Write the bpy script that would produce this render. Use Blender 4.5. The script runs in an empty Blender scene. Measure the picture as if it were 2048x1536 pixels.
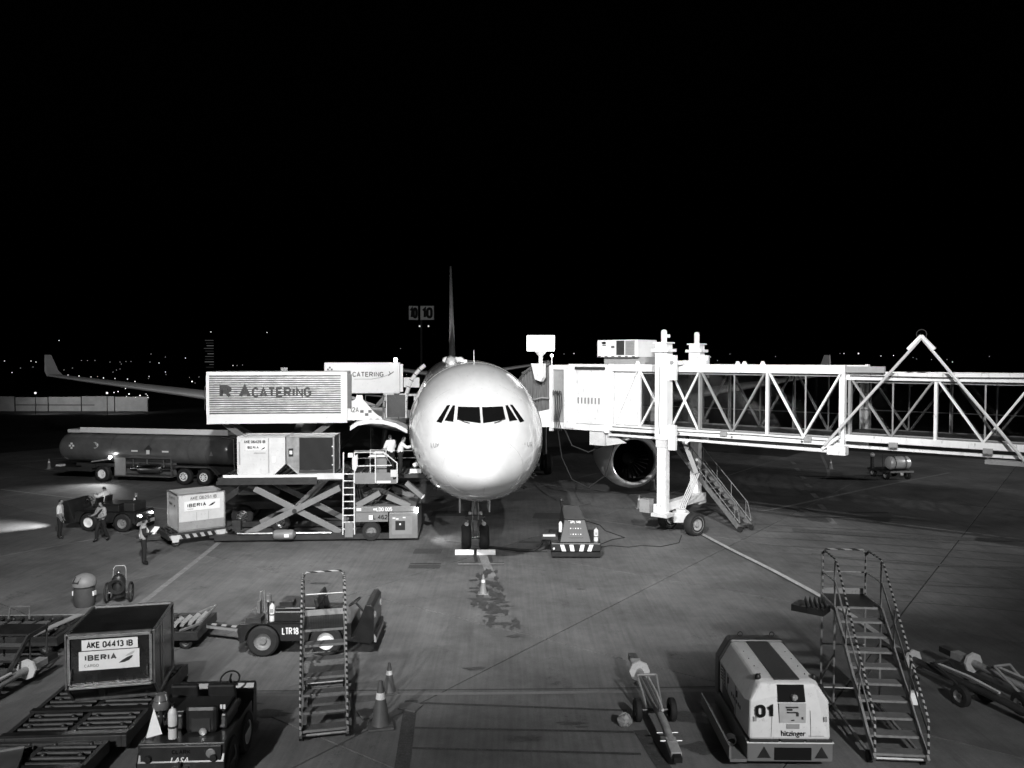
import bpy, bmesh, math, random
from mathutils import Vector, Matrix
R = math.radians
rng = random.Random(11)
scene = bpy.context.scene
COL = scene.collection

# ---------------------------------------------------------------- camera, sky, exposure
cam_d = bpy.data.cameras.new('camera')
cam = bpy.data.objects.new('camera', cam_d); COL.objects.link(cam)
cam.location = (0, 0, 8.0)
cam.rotation_euler = (R(90 - 1.889), 0, 0)
cam_d.sensor_width = 36; cam_d.lens = 1607 / 2048 * 36
cam_d.clip_start = 0.1; cam_d.clip_end = 6000
scene.camera = cam
world = bpy.data.worlds.new('World'); scene.world = world; world.use_nodes = True
wn = world.node_tree; wn.nodes.clear()
sky = wn.nodes.new('ShaderNodeTexSky'); sky.sky_type = 'NISHITA'; sky.sun_disc = False
sky.sun_elevation = R(-4); sky.sun_rotation = R(200)
bw = wn.nodes.new('ShaderNodeRGBToBW')
bg = wn.nodes.new('ShaderNodeBackground'); bg.inputs['Strength'].default_value = 0.010
wo = wn.nodes.new('ShaderNodeOutputWorld')
wn.links.new(sky.outputs[0], bw.inputs[0]); wn.links.new(bw.outputs[0], bg.inputs[0]); wn.links.new(bg.outputs[0], wo.inputs[0])
vs = scene.view_settings
vs.view_transform = 'Standard'; vs.look = 'None'; vs.exposure = 0.0; vs.gamma = 1.0; vs.use_curve_mapping = False
FLOOD = 40000.0        # watts of each flood head under the terminal roof edge

# ---------------------------------------------------------------- materials (a grey picture: every colour is a grey)
MATS = {}
def mat(name, v, rough=.6, metal=0.0, var=.15, scale=3.0, bump=0.0, coat=0.0, spec=.5, wear=0.0, wearv=.3, stretch=(1, 1, 1), space='Object'):
    if name in MATS: return MATS[name]
    m = bpy.data.materials.new(name); m.use_nodes = True; nt = m.node_tree; N = nt.nodes; L = nt.links
    b = N['Principled BSDF']
    tc = N.new('ShaderNodeTexCoord'); mp = N.new('ShaderNodeMapping'); mp.inputs['Scale'].default_value = stretch
    L.new(tc.outputs[space], mp.inputs[0])
    nz = N.new('ShaderNodeTexNoise'); nz.inputs['Scale'].default_value = scale; nz.inputs['Detail'].default_value = 7
    nz.inputs['Roughness'].default_value = .65
    L.new(mp.outputs[0], nz.inputs['Vector'])
    r = N.new('ShaderNodeValToRGB'); lo = max(0, v * (1 - var)); hi = min(1, v * (1 + var))
    r.color_ramp.elements[0].position = .3; r.color_ramp.elements[1].position = .7
    r.color_ramp.elements[0].color = (lo, lo, lo, 1); r.color_ramp.elements[1].color = (hi, hi, hi, 1)
    L.new(nz.outputs[0], r.inputs[0])
    out = r.outputs[0]
    if wear:
        n2 = N.new('ShaderNodeTexNoise'); n2.inputs['Scale'].default_value = scale * 4.3; n2.inputs['Detail'].default_value = 9
        n2.inputs['Roughness'].default_value = .75; L.new(mp.outputs[0], n2.inputs['Vector'])
        r2 = N.new('ShaderNodeValToRGB'); r2.color_ramp.elements[0].position = .62 - wear * .2; r2.color_ramp.elements[1].position = .68
        L.new(n2.outputs[0], r2.inputs[0])
        mx = N.new('ShaderNodeMix'); mx.data_type = 'RGBA'
        L.new(r2.outputs[0], mx.inputs['Factor']); L.new(out, mx.inputs[6]); mx.inputs[7].default_value = (wearv, wearv, wearv, 1)
        out = mx.outputs[2]
    L.new(out, b.inputs['Base Color'])
    mr = N.new('ShaderNodeMapRange'); mr.inputs['To Min'].default_value = max(.02, rough - .12 * rough - .03); mr.inputs['To Max'].default_value = min(1, rough + .25 * rough)
    L.new(nz.outputs[0], mr.inputs['Value']); L.new(mr.outputs[0], b.inputs['Roughness'])
    b.inputs['Metallic'].default_value = metal
    b.inputs['Specular IOR Level'].default_value = spec
    if coat: b.inputs['Coat Weight'].default_value = coat; b.inputs['Coat Roughness'].default_value = .06
    if bump:
        bp = N.new('ShaderNodeBump'); bp.inputs['Strength'].default_value = bump; bp.inputs['Distance'].default_value = .02
        L.new(nz.outputs[0], bp.inputs['Height']); L.new(bp.outputs[0], b.inputs['Normal'])
    MATS[name] = m; return m
def emit(name, s):
    if name in MATS: return MATS[name]
    m = bpy.data.materials.new(name); m.use_nodes = True; b = m.node_tree.nodes['Principled BSDF']
    b.inputs['Base Color'].default_value = (.8, .8, .8, 1); b.inputs['Emission Color'].default_value = (1, 1, 1, 1); b.inputs['Emission Strength'].default_value = s
    MATS[name] = m; return m
def stripes(name, a, b_, k, dirv, duty=.5, rough=.5):
    """two paints in bands along a direction of the object"""
    if name in MATS: return MATS[name]
    m = bpy.data.materials.new(name); m.use_nodes = True; nt = m.node_tree; N = nt.nodes; L = nt.links
    b = N['Principled BSDF']; b.inputs['Roughness'].default_value = rough
    tc = N.new('ShaderNodeTexCoord'); d = N.new('ShaderNodeVectorMath'); d.operation = 'DOT_PRODUCT'; d.inputs[1].default_value = dirv
    L.new(tc.outputs['Object'], d.inputs[0])
    mu = N.new('ShaderNodeMath'); mu.operation = 'MULTIPLY'; mu.inputs[1].default_value = k; L.new(d.outputs['Value'], mu.inputs[0])
    fr = N.new('ShaderNodeMath'); fr.operation = 'FRACT'; L.new(mu.outputs[0], fr.inputs[0])
    gt = N.new('ShaderNodeMath'); gt.operation = 'GREATER_THAN'; gt.inputs[1].default_value = duty; L.new(fr.outputs[0], gt.inputs[0])
    nz = N.new('ShaderNodeTexNoise'); nz.inputs['Scale'].default_value = 14; nz.inputs['Detail'].default_value = 6; L.new(tc.outputs['Object'], nz.inputs['Vector'])
    mx = N.new('ShaderNodeMix'); mx.data_type = 'RGBA'; L.new(gt.outputs[0], mx.inputs['Factor'])
    mx.inputs[6].default_value = (a, a, a, 1); mx.inputs[7].default_value = (b_, b_, b_, 1)
    m2 = N.new('ShaderNodeMix'); m2.data_type = 'RGBA'; m2.blend_type = 'MULTIPLY'; m2.inputs['Factor'].default_value = .6
    L.new(mx.outputs[2], m2.inputs[6]); L.new(nz.outputs[0], m2.inputs[7]); L.new(m2.outputs[2], b.inputs['Base Color'])
    MATS[name] = m; return m
def glass(name, tint=.55, gloss=.12, rough=.02):
    if name in MATS: return MATS[name]
    m = bpy.data.materials.new(name); m.use_nodes = True; nt = m.node_tree; N = nt.nodes; L = nt.links; N.clear()
    o = N.new('ShaderNodeOutputMaterial'); t = N.new('ShaderNodeBsdfTransparent'); t.inputs[0].default_value = (tint, tint, tint, 1)
    g = N.new('ShaderNodeBsdfGlossy'); g.inputs['Roughness'].default_value = rough; g.inputs[0].default_value = (.9, .9, .9, 1)
    lw = N.new('ShaderNodeFresnel'); lw.inputs[0].default_value = 1.35
    x = N.new('ShaderNodeMixShader'); L.new(lw.outputs[0], x.inputs[0]); L.new(t.outputs[0], x.inputs[1]); L.new(g.outputs[0], x.inputs[2]); L.new(x.outputs[0], o.inputs[0])
    MATS[name] = m; return m

# ---------------------------------------------------------------- mesh helpers
def basis(d):
    d = Vector(d).normalized(); u = Vector((0, 0, 1)) if abs(d.z) < .95 else Vector((0, 1, 0))
    a = d.cross(u).normalized(); return a, a.cross(d).normalized(), d
class MB:
    def __init__(s): s.v = []; s.f = []
    def add(s, vs_, fs):
        o = len(s.v); s.v += [tuple(v) for v in vs_]; s.f += [[i + o for i in f] for f in fs]; return s
    def hull8(s, p):
        return s.add(p, [(0, 3, 2, 1), (4, 5, 6, 7), (0, 1, 5, 4), (1, 2, 6, 5), (2, 3, 7, 6), (3, 0, 4, 7)])
    def box(s, c, d, rz=0.0):
        M = Matrix.Rotation(rz, 3, 'Z'); h = [x / 2 for x in d]; c = Vector(c)
        return s.hull8([c + M @ Vector((x * h[0], y * h[1], z * h[2])) for z in (-1, 1) for x, y in ((-1, -1), (1, -1), (1, 1), (-1, 1))])
    def b2(s, x0, x1, y0, y1, z0, z1): return s.box(((x0 + x1) / 2, (y0 + y1) / 2, (z0 + z1) / 2), (x1 - x0, y1 - y0, z1 - z0))
    def beam(s, p, q, w, h=None):
        h = h or w; p = Vector(p); q = Vector(q); a, u, d = basis(q - p)
        return s.hull8([e + a * (i * w / 2) + u * (j * h / 2) for e in (p, q) for i, j in ((-1, -1), (1, -1), (1, 1), (-1, 1))])
    def tube(s, pts, r, n=8, closed=False):
        P = [Vector(p) for p in pts]; m = len(P); rings = []; pa = None
        for i, p in enumerate(P):
            if closed: d = P[(i + 1) % m] - P[i - 1]
            else: d = P[min(i + 1, m - 1)] - P[max(i - 1, 0)]
            d.normalize()
            if pa is None: a, u, _ = basis(d)
            else:
                a = pa - d * pa.dot(d)
                a = a.normalized() if a.length > 1e-4 else basis(d)[0]
                u = a.cross(d)
            pa = a; rr = r[i] if isinstance(r, (list, tuple)) else r
            rings.append([p + (a * math.cos(2 * math.pi * k / n) + u * math.sin(2 * math.pi * k / n)) * rr for k in range(n)])
        fs = []; T = m if closed else m - 1
        for i in range(T):
            j = (i + 1) % m
            for k in range(n): fs.append((i * n + k, i * n + (k + 1) % n, j * n + (k + 1) % n, j * n + k))
        if not closed: fs += [tuple(range(n))[::-1], tuple((m - 1) * n + k for k in range(n))]
        return s.add([v for rg in rings for v in rg], fs)
    def cyl(s, p, q, r, r2=None, n=16): return s.tube([p, q], [r, r if r2 is None else r2], n)
    def lathe(s, prof, o=(0, 0, 0), d=(0, 0, 1), n=24, close=False, cap=True):
        a, u, d = basis(d); o = Vector(o); m = len(prof)
        vs_ = [o + d * h + (a * math.cos(2 * math.pi * k / n) + u * math.sin(2 * math.pi * k / n)) * max(r, 1e-4) for r, h in prof for k in range(n)]
        fs = [(i * n + k, i * n + (k + 1) % n, (i + 1) * n + (k + 1) % n, (i + 1) * n + k) for i in range(m - 1) for k in range(n)]
        if close: fs += [((m - 1) * n + k, (m - 1) * n + (k + 1) % n, (k + 1) % n, k) for k in range(n)]
        elif cap:
            if prof[0][0] > 1e-3: fs.append(tuple(range(n))[::-1])
            if prof[-1][0] > 1e-3: fs.append(tuple((m - 1) * n + k for k in range(n)))
        return s.add(vs_, fs)
    def prism(s, poly, ax, a, b):
        def P(u, v, w): return {'x': (w, u, v), 'y': (u, w, v), 'z': (u, v, w)}[ax]
        n = len(poly)
        return s.add([P(u, v, a) for u, v in poly] + [P(u, v, b) for u, v in poly],
                     [tuple(range(n))[::-1], tuple(range(n, 2 * n))] + [(i, (i + 1) % n, n + (i + 1) % n, n + i) for i in range(n)])
    def ball(s, c, r, n=10, sc=(1, 1, 1)):
        c = Vector(c); m = n // 2 + 1
        vs_ = []; fs = []
        for i in range(m + 1):
            t = math.pi * i / m
            for k in range(n):
                p = 2 * math.pi * k / n; rr = max(math.sin(t), 1e-4)
                vs_.append(c + Vector((r * sc[0] * rr * math.cos(p), r * sc[1] * rr * math.sin(p), r * sc[2] * math.cos(t))))
        for i in range(m):
            for k in range(n): fs.append((i * n + k, i * n + (k + 1) % n, (i + 1) * n + (k + 1) % n, (i + 1) * n + k))
        return s.add(vs_, fs)
    def ring(s, c, d, R_, r, n=28, k=8):
        a, u, d = basis(d); c = Vector(c)
        return s.tube([c + (a * math.cos(2 * math.pi * i / n) + u * math.sin(2 * math.pi * i / n)) * R_ for i in range(n)], r, k, True)
    def mesh(s, name, smooth=False):
        me = bpy.data.meshes.new(name); me.from_pydata(s.v, [], s.f)
        bm = bmesh.new(); bm.from_mesh(me); bmesh.ops.remove_doubles(bm, verts=bm.verts, dist=2e-4)
        bmesh.ops.recalc_face_normals(bm, faces=bm.faces); bm.to_mesh(me); bm.free()
        if smooth:
            for p in me.polygons: p.use_smooth = True
            try: me.set_sharp_from_angle(angle=R(38))
            except Exception: pass
        me.update(); return me
    def build(s, name, m, parent=None, smooth=False, bevel=0.0):
        me = s.mesh(name, smooth); me.materials.append(m)
        o = bpy.data.objects.new(name, me); COL.objects.link(o); o.parent = parent
        if bevel:
            bv = o.modifiers.new('bevel', 'BEVEL'); bv.width = bevel; bv.segments = 2; bv.limit_method = 'ANGLE'; bv.angle_limit = R(40)
        return o
def put(name, mesh, m, parent=None):
    if m and not mesh.materials: mesh.materials.append(m)
    o = bpy.data.objects.new(name, mesh); COL.objects.link(o); o.parent = parent; return o
def tag(o, label, cat, group=None):
    o['label'] = label; o['category'] = cat
    if group: o['group'] = group
    return o
def thing(name, label, cat, loc=(0, 0, 0), rz=0.0, group=None):
    o = bpy.data.objects.new(name, None); COL.objects.link(o); o.location = loc; o.rotation_euler = (0, 0, rz); o.empty_display_size = .3
    return tag(o, label, cat, group)
def struct(o, kind='structure'): o['kind'] = kind; return o
def copy_tree(o, parent=None):
    c = o.copy(); COL.objects.link(c); c.parent = parent
    for ch in [x for x in o.children]: copy_tree(ch, c)
    return c
def text(body, size, loc, m, parent, rot=(90, 0, 0), name='lettering', bold=0.0, sx=1.0, align='CENTER', ext=.002, shear=0.0):
    cu = bpy.data.curves.new(name, 'FONT'); cu.body = body; cu.size = size; cu.align_x = align; cu.align_y = 'CENTER'
    cu.offset = bold * size; cu.extrude = ext; cu.resolution_u = 3; cu.shear = shear
    t = bpy.data.objects.new(name, cu); COL.objects.link(t)
    dg = bpy.context.evaluated_depsgraph_get(); me = bpy.data.meshes.new_from_object(t.evaluated_get(dg))
    bpy.data.objects.remove(t); bpy.data.curves.remove(cu)
    me.materials.clear(); me.materials.append(m)
    o = bpy.data.objects.new(name, me); COL.objects.link(o); o.parent = parent
    o.location = loc; o.rotation_euler = [R(a) for a in rot]; o.scale = (sx, 1, 1); return o
def _arc(cx, cy, rx, ry, a0, a1, n=7): return [(cx + rx * math.cos(R(a0 + (a1 - a0) * i / n)), cy + ry * math.sin(R(a0 + (a1 - a0) * i / n))) for i in range(n + 1)]
def _glyphs():
    O = _arc(.3, .72, .3, .28, 90, 0) + _arc(.3, .28, .3, .28, 0, -90) + _arc(.3, .28, .3, .28, -90, -180) + _arc(.3, .72, .3, .28, 180, 90)
    P_ = [(0, 0), (0, 1), (.36, 1)] + _arc(.36, .76, .24, .24, 90, -90) + [(0, .52)]
    C_ = _arc(.3, .7, .3, .3, 30, 180) + _arc(.3, .3, .3, .3, 180, 330)
    g = {'A': [[(0, 0), (.3, 1), (.6, 0)], [(.1, .32), (.5, .32)]], 'B': [[(0, .5), (0, 1), (.34, 1)] + _arc(.34, .76, .22, .24, 90, -90) + [(0, .52)], [(0, .56), (0, 0), (.34, 0)] + _arc(.34, .26, .26, .26, -90, 90) + [(.08, .52)]], 'C': [C_],
         'D': [[(0, 0), (0, 1), (.3, 1)] + _arc(.3, .7, .3, .3, 90, 0) + _arc(.3, .3, .3, .3, 0, -90) + [(0, 0)]], 'E': [[(.52, 1), (0, 1), (0, 0), (.54, 0)], [(.04, .52), (.46, .52)]], 'G': [C_[:-1] + [(.58, .2), (.6, .45), (.34, .45)]], 'H': [[(0, 0), (0, 1)], [(.58, 0), (.58, 1)], [(.04, .52), (.54, .52)]],
         'I': [[(.08, 0), (.08, 1)]], 'K': [[(0, 0), (0, 1)], [(.54, 1), (.06, .45)], [(.2, .56), (.58, 0)]], 'L': [[(0, 1), (0, 0), (.5, 0)]], 'M': [[(0, 0), (0, 1), (.34, .3), (.68, 1), (.68, 0)]], 'N': [[(0, 0), (0, 1), (.56, 0), (.56, 1)]], 'O': [O], 'P': [P_],
         'R': [P_, [(.3, .5), (.58, 0)]], 'S': [_arc(.28, .75, .28, .25, 20, 270) + _arc(.28, .25, .3, .25, 90, -160)], 'T': [[(.3, 0), (.3, .96)], [(0, 1), (.6, 1)]], 'U': [[(0, 1), (0, .28)] + _arc(.3, .28, .3, .28, 180, 360) + [(.6, 1)]], 'X': [[(0, 0), (.58, 1)], [(0, 1), (.58, 0)]],
         '0': [[(p[0] * .9, p[1]) for p in O]], '1': [[(.08, .76), (.32, .96), (.32, 0)]], '2': [_arc(.28, .72, .28, .28, 170, -30) + [(0, 0), (.58, 0)]], '3': [_arc(.27, .76, .25, .24, 150, -90), _arc(.27, .27, .28, .27, 90, -150)], '4': [[(.44, 0), (.44, 1), (0, .3), (.6, .3)]], '5': [[(.52, 1), (.08, 1), (.04, .55)] + _arc(.28, .32, .29, .31, 120, -150)],
         '6': [_arc(.3, .66, .28, .34, 40, 180) + [(.02, .32)] + _arc(.3, .3, .28, .3, 180, 540, 14)], '7': [[(0, 1), (.56, 1), (.18, 0)]], '8': [_arc(.3, .75, .24, .25, -90, 270, 14), _arc(.3, .26, .29, .26, 90, 450, 14)], '9': [_arc(.3, .7, .28, .3, 0, 360, 14) + [(.58, .4)] + _arc(.3, .34, .28, .34, 0, -140)], '·': [[(.1, .42), (.1, .58)]]}
    return g
GLYPH = _glyphs()
def block(body, h, loc, m, parent, rot=(90, 0, 0), t=.16, sx=1.0, name='lettering', gap=.2, space=.42):
    """block capitals drawn as mitred strokes; h is the cap height"""
    b = MB(); x = 0.0; k = 0
    for ch in body:
        if ch == ' ': x += space; continue
        st = GLYPH[ch]; w = max(p[0] for l in st for p in l)
        if ch == 'I': w = .16
        for l in st:
            P = [Vector(((x + p[0] - (0 if ch != '1' else .04)) * sx * h, (p[1] - .5) * h * (1 - t) , 0)) for p in l]; P = [p for i, p in enumerate(P) if i == 0 or (p - P[i - 1]).length > 1e-6]; n = len(P); vs_ = []; cl = (P[0] - P[-1]).length < 1e-6 and n > 3
            for i in range(n):
                d0 = (P[i] - P[i - 1]).normalized() if i else ((P[0] - P[-2]).normalized() if cl else (P[1] - P[0]).normalized()); d1 = (P[i + 1] - P[i]).normalized() if i < n - 1 else ((P[1] - P[0]).normalized() if cl else d0)
                n0 = Vector((-d0.y, d0.x, 0)); n1 = Vector((-d1.y, d1.x, 0)); mm = (n0 + n1); mm = mm.normalized() if mm.length > .2 else n0; c = max(.45, mm.dot(n0)); e_ = mm * (t * h / 2 / c)
                q = P[i]
                if i == 0: q = q - d0 * t * h * .0
                z = .0004 * (k % 3); vs_ += [q + e_ + Vector((0, 0, z)), q - e_ + Vector((0, 0, z))]
            b.add(vs_, [(2 * i, 2 * i + 1, 2 * i + 3, 2 * i + 2) for i in range(n - 1)]); k += 1
        x += w + gap + t * .4
    W_ = (x - gap - t * .4) * sx * h
    b.v = [(v[0] - W_ / 2, v[1], v[2]) for v in b.v]
    me = bpy.data.meshes.new(name); me.from_pydata(b.v, [], b.f); me.materials.append(m)
    o = bpy.data.objects.new(name, me); COL.objects.link(o); o.parent = parent; o.location = loc; o.rotation_euler = [R(a) for a in rot]; return o
def spot(name, loc, target, watts, angle=60, blend=.6, r=.15, parent=None):
    l = bpy.data.lights.new(name, 'SPOT'); l.energy = watts; l.spot_size = R(angle); l.spot_blend = blend; l.shadow_soft_size = r
    o = bpy.data.objects.new(name, l); COL.objects.link(o); o.parent = parent; o.location = loc
    d = Vector(target) - Vector(loc); o.rotation_euler = d.to_track_quat('-Z', 'Y').to_euler(); return o

WHITE = mat('white_paint', .78, .32, var=.05, scale=1.2, wear=.12, wearv=.5)
WHITE_D = mat('white_paint_dirty', .62, .42, var=.12, scale=2.5, wear=.25, wearv=.28)
LGREY = mat('light_grey_paint', .3, .45, var=.12, scale=2.5, wear=.3, wearv=.16)
GREY = mat('grey_paint', .11, .45, var=.18, scale=3, wear=.3, wearv=.08)
DGREY = mat('dark_grey_paint', .036, .4, var=.25, scale=3, wear=.2, wearv=.12)
BLACK = mat('black_paint', .018, .4, var=.3, scale=4)
RUBBER = mat('rubber', .016, .75, var=.3, scale=8, bump=.2)
STEEL = mat('steel', .42, .32, metal=1, var=.2, scale=5, wear=.2, wearv=.2)
GALV = mat('galvanised_steel', .27, .5, metal=.55, var=.25, scale=7, wear=.3, wearv=.15)
ALU = mat('bright_aluminium', .62, .2, metal=1, var=.12, scale=3)
CHROME = mat('polished_metal', .75, .1, metal=1, var=.05, scale=3)
LABEL = mat('label_white', .82, .5, var=.06, scale=6)
INK = mat('ink_black', .01, .8, var=.1, spec=.1)
LAMP = emit('lamp_glow', 30.0)
LAMP_S = emit('lamp_soft', 6.0)
LENS = mat('lamp_lens', .6, .08, metal=.6, var=.3, scale=40)
HAZ = stripes('hazard_band', .55, .02, 3.2, (1, 0, .55), .5)
RAILTAPE = stripes('rail_tape', .5, .02, 8.5, (.35, .62, .75), .5)

# ---------------------------------------------------------------- setting: ground, apron slabs, hills
def ground_material(name, v, joints=False):
    m = bpy.data.materials.new(name); m.use_nodes = True; nt = m.node_tree; N = nt.nodes; L = nt.links; b = N['Principled BSDF']
    g = N.new('ShaderNodeNewGeometry')
    def noise(sc, det=8, rough=.6, st=(1, 1, 1), dist=0):
        mp = N.new('ShaderNodeMapping'); mp.inputs['Scale'].default_value = st; mp.inputs['Rotation'].default_value = (0, 0, R(37)); L.new(g.outputs['Position'], mp.inputs[0])
        n = N.new('ShaderNodeTexNoise'); n.inputs['Scale'].default_value = sc; n.inputs['Detail'].default_value = det; n.inputs['Roughness'].default_value = rough
        n.inputs['Distortion'].default_value = dist; L.new(mp.outputs[0], n.inputs['Vector']); return n
    def ramp(n, a, b_, lo, hi):
        r = N.new('ShaderNodeValToRGB'); e = r.color_ramp.elements; e[0].position = a; e[1].position = b_
        e[0].color = (lo, lo, lo, 1); e[1].color = (hi, hi, hi, 1); L.new(n.outputs[0], r.inputs[0]); return r
    def mul(a, b_):
        x = N.new('ShaderNodeMix'); x.data_type = 'RGBA'; x.blend_type = 'MULTIPLY'; x.inputs['Factor'].default_value = 1
        L.new(a, x.inputs[6]); L.new(b_, x.inputs[7]); return x.outputs[2]
    c = ramp(noise(.17, 7, .62), .32, .68, v * .5, v * 1.3).outputs[0]
    c = mul(c, ramp(noise(1.7, 8, .7), .25, .75, .78, 1.12).outputs[0])
    c = mul(c, ramp(noise(26, 4, .8), .2, .8, .78, 1.15).outputs[0])
    c = mul(c, ramp(noise(.9, 9, .75, (1, .12, 1), .6), .36, .5, .84, 1.0).outputs[0])      # long scuffs and tyre rubber
    c = mul(c, ramp(noise(.5, 11, .85), .34, .42, .42, 1.0).outputs[0])                      # oil spots
    c = mul(c, ramp(noise(3.1, 10, .85), .33, .39, .5, 1.0).outputs[0])
    c = mul(c, ramp(noise(9, 3, .6, (1, .03, 1)), .35, .6, .9, 1.05).outputs[0])        # broom finish
    if joints:
        ob = N.new('ShaderNodeObjectInfo'); rr = ramp(ob, 0, 1, .86, 1.1); L.new(ob.outputs['Random'], rr.inputs[0]); c = mul(c, rr.outputs[0])
    L.new(c, b.inputs['Base Color'])
    nr = noise(2.2, 6); mr = N.new('ShaderNodeMapRange'); mr.inputs['To Min'].default_value = .55; mr.inputs['To Max'].default_value = .95
    L.new(nr.outputs[0], mr.inputs['Value']); L.new(mr.outputs[0], b.inputs['Roughness']); b.inputs['Specular IOR Level'].default_value = .3
    bp = N.new('ShaderNodeBump'); bp.inputs['Strength'].default_value = .25; bp.inputs['Distance'].default_value = .01
    L.new(noise(14, 6, .8).outputs[0], bp.inputs['Height']); L.new(bp.outputs[0], b.inputs['Normal'])
    return m
ASPH = ground_material('taxiway_asphalt', .05)
CONC = ground_material('apron_concrete', .163, True)
m_ = MB().add([(-2500, -400, -.05), (2500, -400, -.05), (2500, 4500, -.05), (-2500, 4500, -.05)], [(0, 1, 2, 3)])
struct(m_.build('ground', ASPH))
apron = bpy.data.objects.new('apron', None); COL.objects.link(apron); struct(apron)
A = R(-36.2); apron.location = (.954, 22.55, 0); apron.rotation_euler = (0, 0, A)
SL = 7.7; GAP = .024
sm = MB(); e = SL / 2 - GAP / 2
sm.hull8([(-e, -e, -.2), (e, -e, -.2), (e, e, -.2), (-e, e, -.2), (-e + .012, -e + .012, 0), (e - .012, -e + .012, 0), (e - .012, e - .012, 0), (-e + .012, e - .012, 0)])
slab_me = sm.mesh('slab'); slab_me.materials.append(CONC)
ca, sa = math.cos(A), math.sin(A)
for i in range(-9, 9):
    for j in range(-5, 9):
        u, v = (i + .5) * SL, (j + .5) * SL
        X = .954 + u * ca - v * sa; Y = 22.55 + u * sa + v * ca
        if Y < 6 or Y > 66 or abs(X) > 9 + .72 * Y: continue
        o = put('slab', slab_me, None, apron); o.location = (u, v, rng.uniform(-.004, .002))
# far hillside that the town lights stand on
hm = MB(); nx = 60; vv = []; ff = []
for j in range(8):
    for i in range(nx + 1):
        x = -1500 + 3000 * i / nx; y = 650 + j * 180
        h = (j / 7) ** 1.3 * (36 + 16 * math.sin(x * .004 + 1) + 9 * math.sin(x * .013)) + rng.uniform(0, 2) * (j > 0)
        vv.append((x, y, h - .04 if j else -.6))
for j in range(7):
    for i in range(nx): a = j * (nx + 1) + i; ff.append((a, a + 1, a + nx + 2, a + nx + 1))
struct(hm.add(vv, ff).build('hills', mat('dark_hill_scrub', .03, .9, var=.5, scale=.05, space='Object'), smooth=True))
# ---------------------------------------------------------------- paint on the apron
PAINT = mat('worn_line_paint', .26, .7, var=.3, scale=2.5, wear=.9, wearv=.13)
PAINT_B = mat('bright_line_paint', .42, .7, var=.25, scale=2.5, wear=.6, wearv=.16)
PAINT_D = mat('black_line_paint', .028, .7, var=.4, scale=3, wear=.5, wearv=.09)
PATCH = mat('dark_tar_patch', .05, .8, var=.4, scale=5, wear=.6, wearv=.1)
def line(pts, w, m, name='painted_line', z=.005):
    b = MB(); P = [Vector((x, y, 0)) for x, y in pts]; vs_ = []
    if len(P) > 2:                                    # smooth the run of the line
        Q = [P[0] * 2 - P[1]] + P + [P[-1] * 2 - P[-2]]; S = []
        for i in range(1, len(Q) - 2):
            for k in range(8):
                t_ = k / 8; S.append(.5 * (2 * Q[i] + (Q[i + 1] - Q[i - 1]) * t_ + (2 * Q[i - 1] - 5 * Q[i] + 4 * Q[i + 1] - Q[i + 2]) * t_ ** 2 + (3 * Q[i] - Q[i - 1] - 3 * Q[i + 1] + Q[i + 2]) * t_ ** 3))
        P = S + [P[-1]]
    for i, p in enumerate(P):
        d = (P[min(i + 1, len(P) - 1)] - P[max(i - 1, 0)]).normalized(); n = Vector((-d.y, d.x, 0)) * w / 2
        vs_ += [p + n + Vector((0, 0, z)), p - n + Vector((0, 0, z))]
    b.add(vs_, [(2 * i, 2 * i + 1, 2 * i + 3, 2 * i + 2) for i in range(len(P) - 1)])
    return struct(b.build(name, m))
line([(-12.95, 36.5), (-12.6, 33.6), (-12.2, 28), (-11.95, 24.2)], .22, PAINT)
line([(8.3, 38), (9.1, 33.5), (9.9, 29.5), (10.5, 25.4), (10.65, 20.5)], .2, PAINT_B)
line([(8.15, 38), (8.95, 33.5), (9.75, 29.5), (10.34, 25.4), (10.48, 20.5)], .1, PAINT_D, z=.008)
line([(-7.4, 18.75), (0, 18.9), (6, 19.1)], .14, mat('faint_line_paint', .2, .7, var=.3, scale=2.5, wear=1.6, wearv=.15))
line([(-7.4, 19.0), (0, 19.12), (6, 19.3)], .05, PATCH, z=.008)
line([(-19, 24.5), (-13, 24.75), (-11.6, 24.8)], .13, PAINT_B)
line([(-31, 48.5), (-23, 44.5), (-14.8, 40.5)], .2, PAINT)
line([(12.5, 41.6), (14.1, 42.4), (22, 49), (30.4, 55.6)], .24, PAINT)
line([(25.5, 66), (22, 55.6), (20.5, 52.5)], .2, PAINT)
line([(-40, 61), (-34.8, 62.2), (-26, 64)], .2, PAINT)
line([(-33, 56), (-26, 64)], .2, PAINT)
line([(24.6, 72), (37, 60)], .2, PAINT)
for k in range(7): line([(21.5 - k * .95, 61.5 - k * 3.6), (21.2 - k * .95, 60 - k * 3.6)], .3, PAINT, 'painted_dash')
# stop cross and lead in line at the nose wheel, seen as black outlines
line([(-1.23, 32.6), (-.72, 28.9)], .34, PAINT); 
for dx in (-.3, .3): line([(-1.23 + dx, 32.5), (-1.1 + dx * .95, 31.2)], .14, PAINT_D, z=.009)
for y in (30.75, 31.05):
    line([(-2.1, y), (-1.28, y)], .1, PAINT_D); line([(-.85, y + .02), (-.3, y + .02)], .1, PAINT_D)
line([(-2.1, 30.9), (-.3, 30.9)], .22, PAINT, z=.004)
line([(-4.05, 32.95), (-2.9, 32.95)], .85, PATCH, 'tar_patch'); line([(-3.95, 30.95), (-2.75, 30.95)], .14, PAINT_D)
line([(-3.95, 30.5), (-2.75, 30.5)], .55, PATCH, 'tar_patch', .006)
line([(.3, 34.6), (1.5, 34.5)], .3, PATCH, 'tar_patch'); line([(.15, 32.9), (1.45, 32.85)], .16, PAINT_D)
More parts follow.
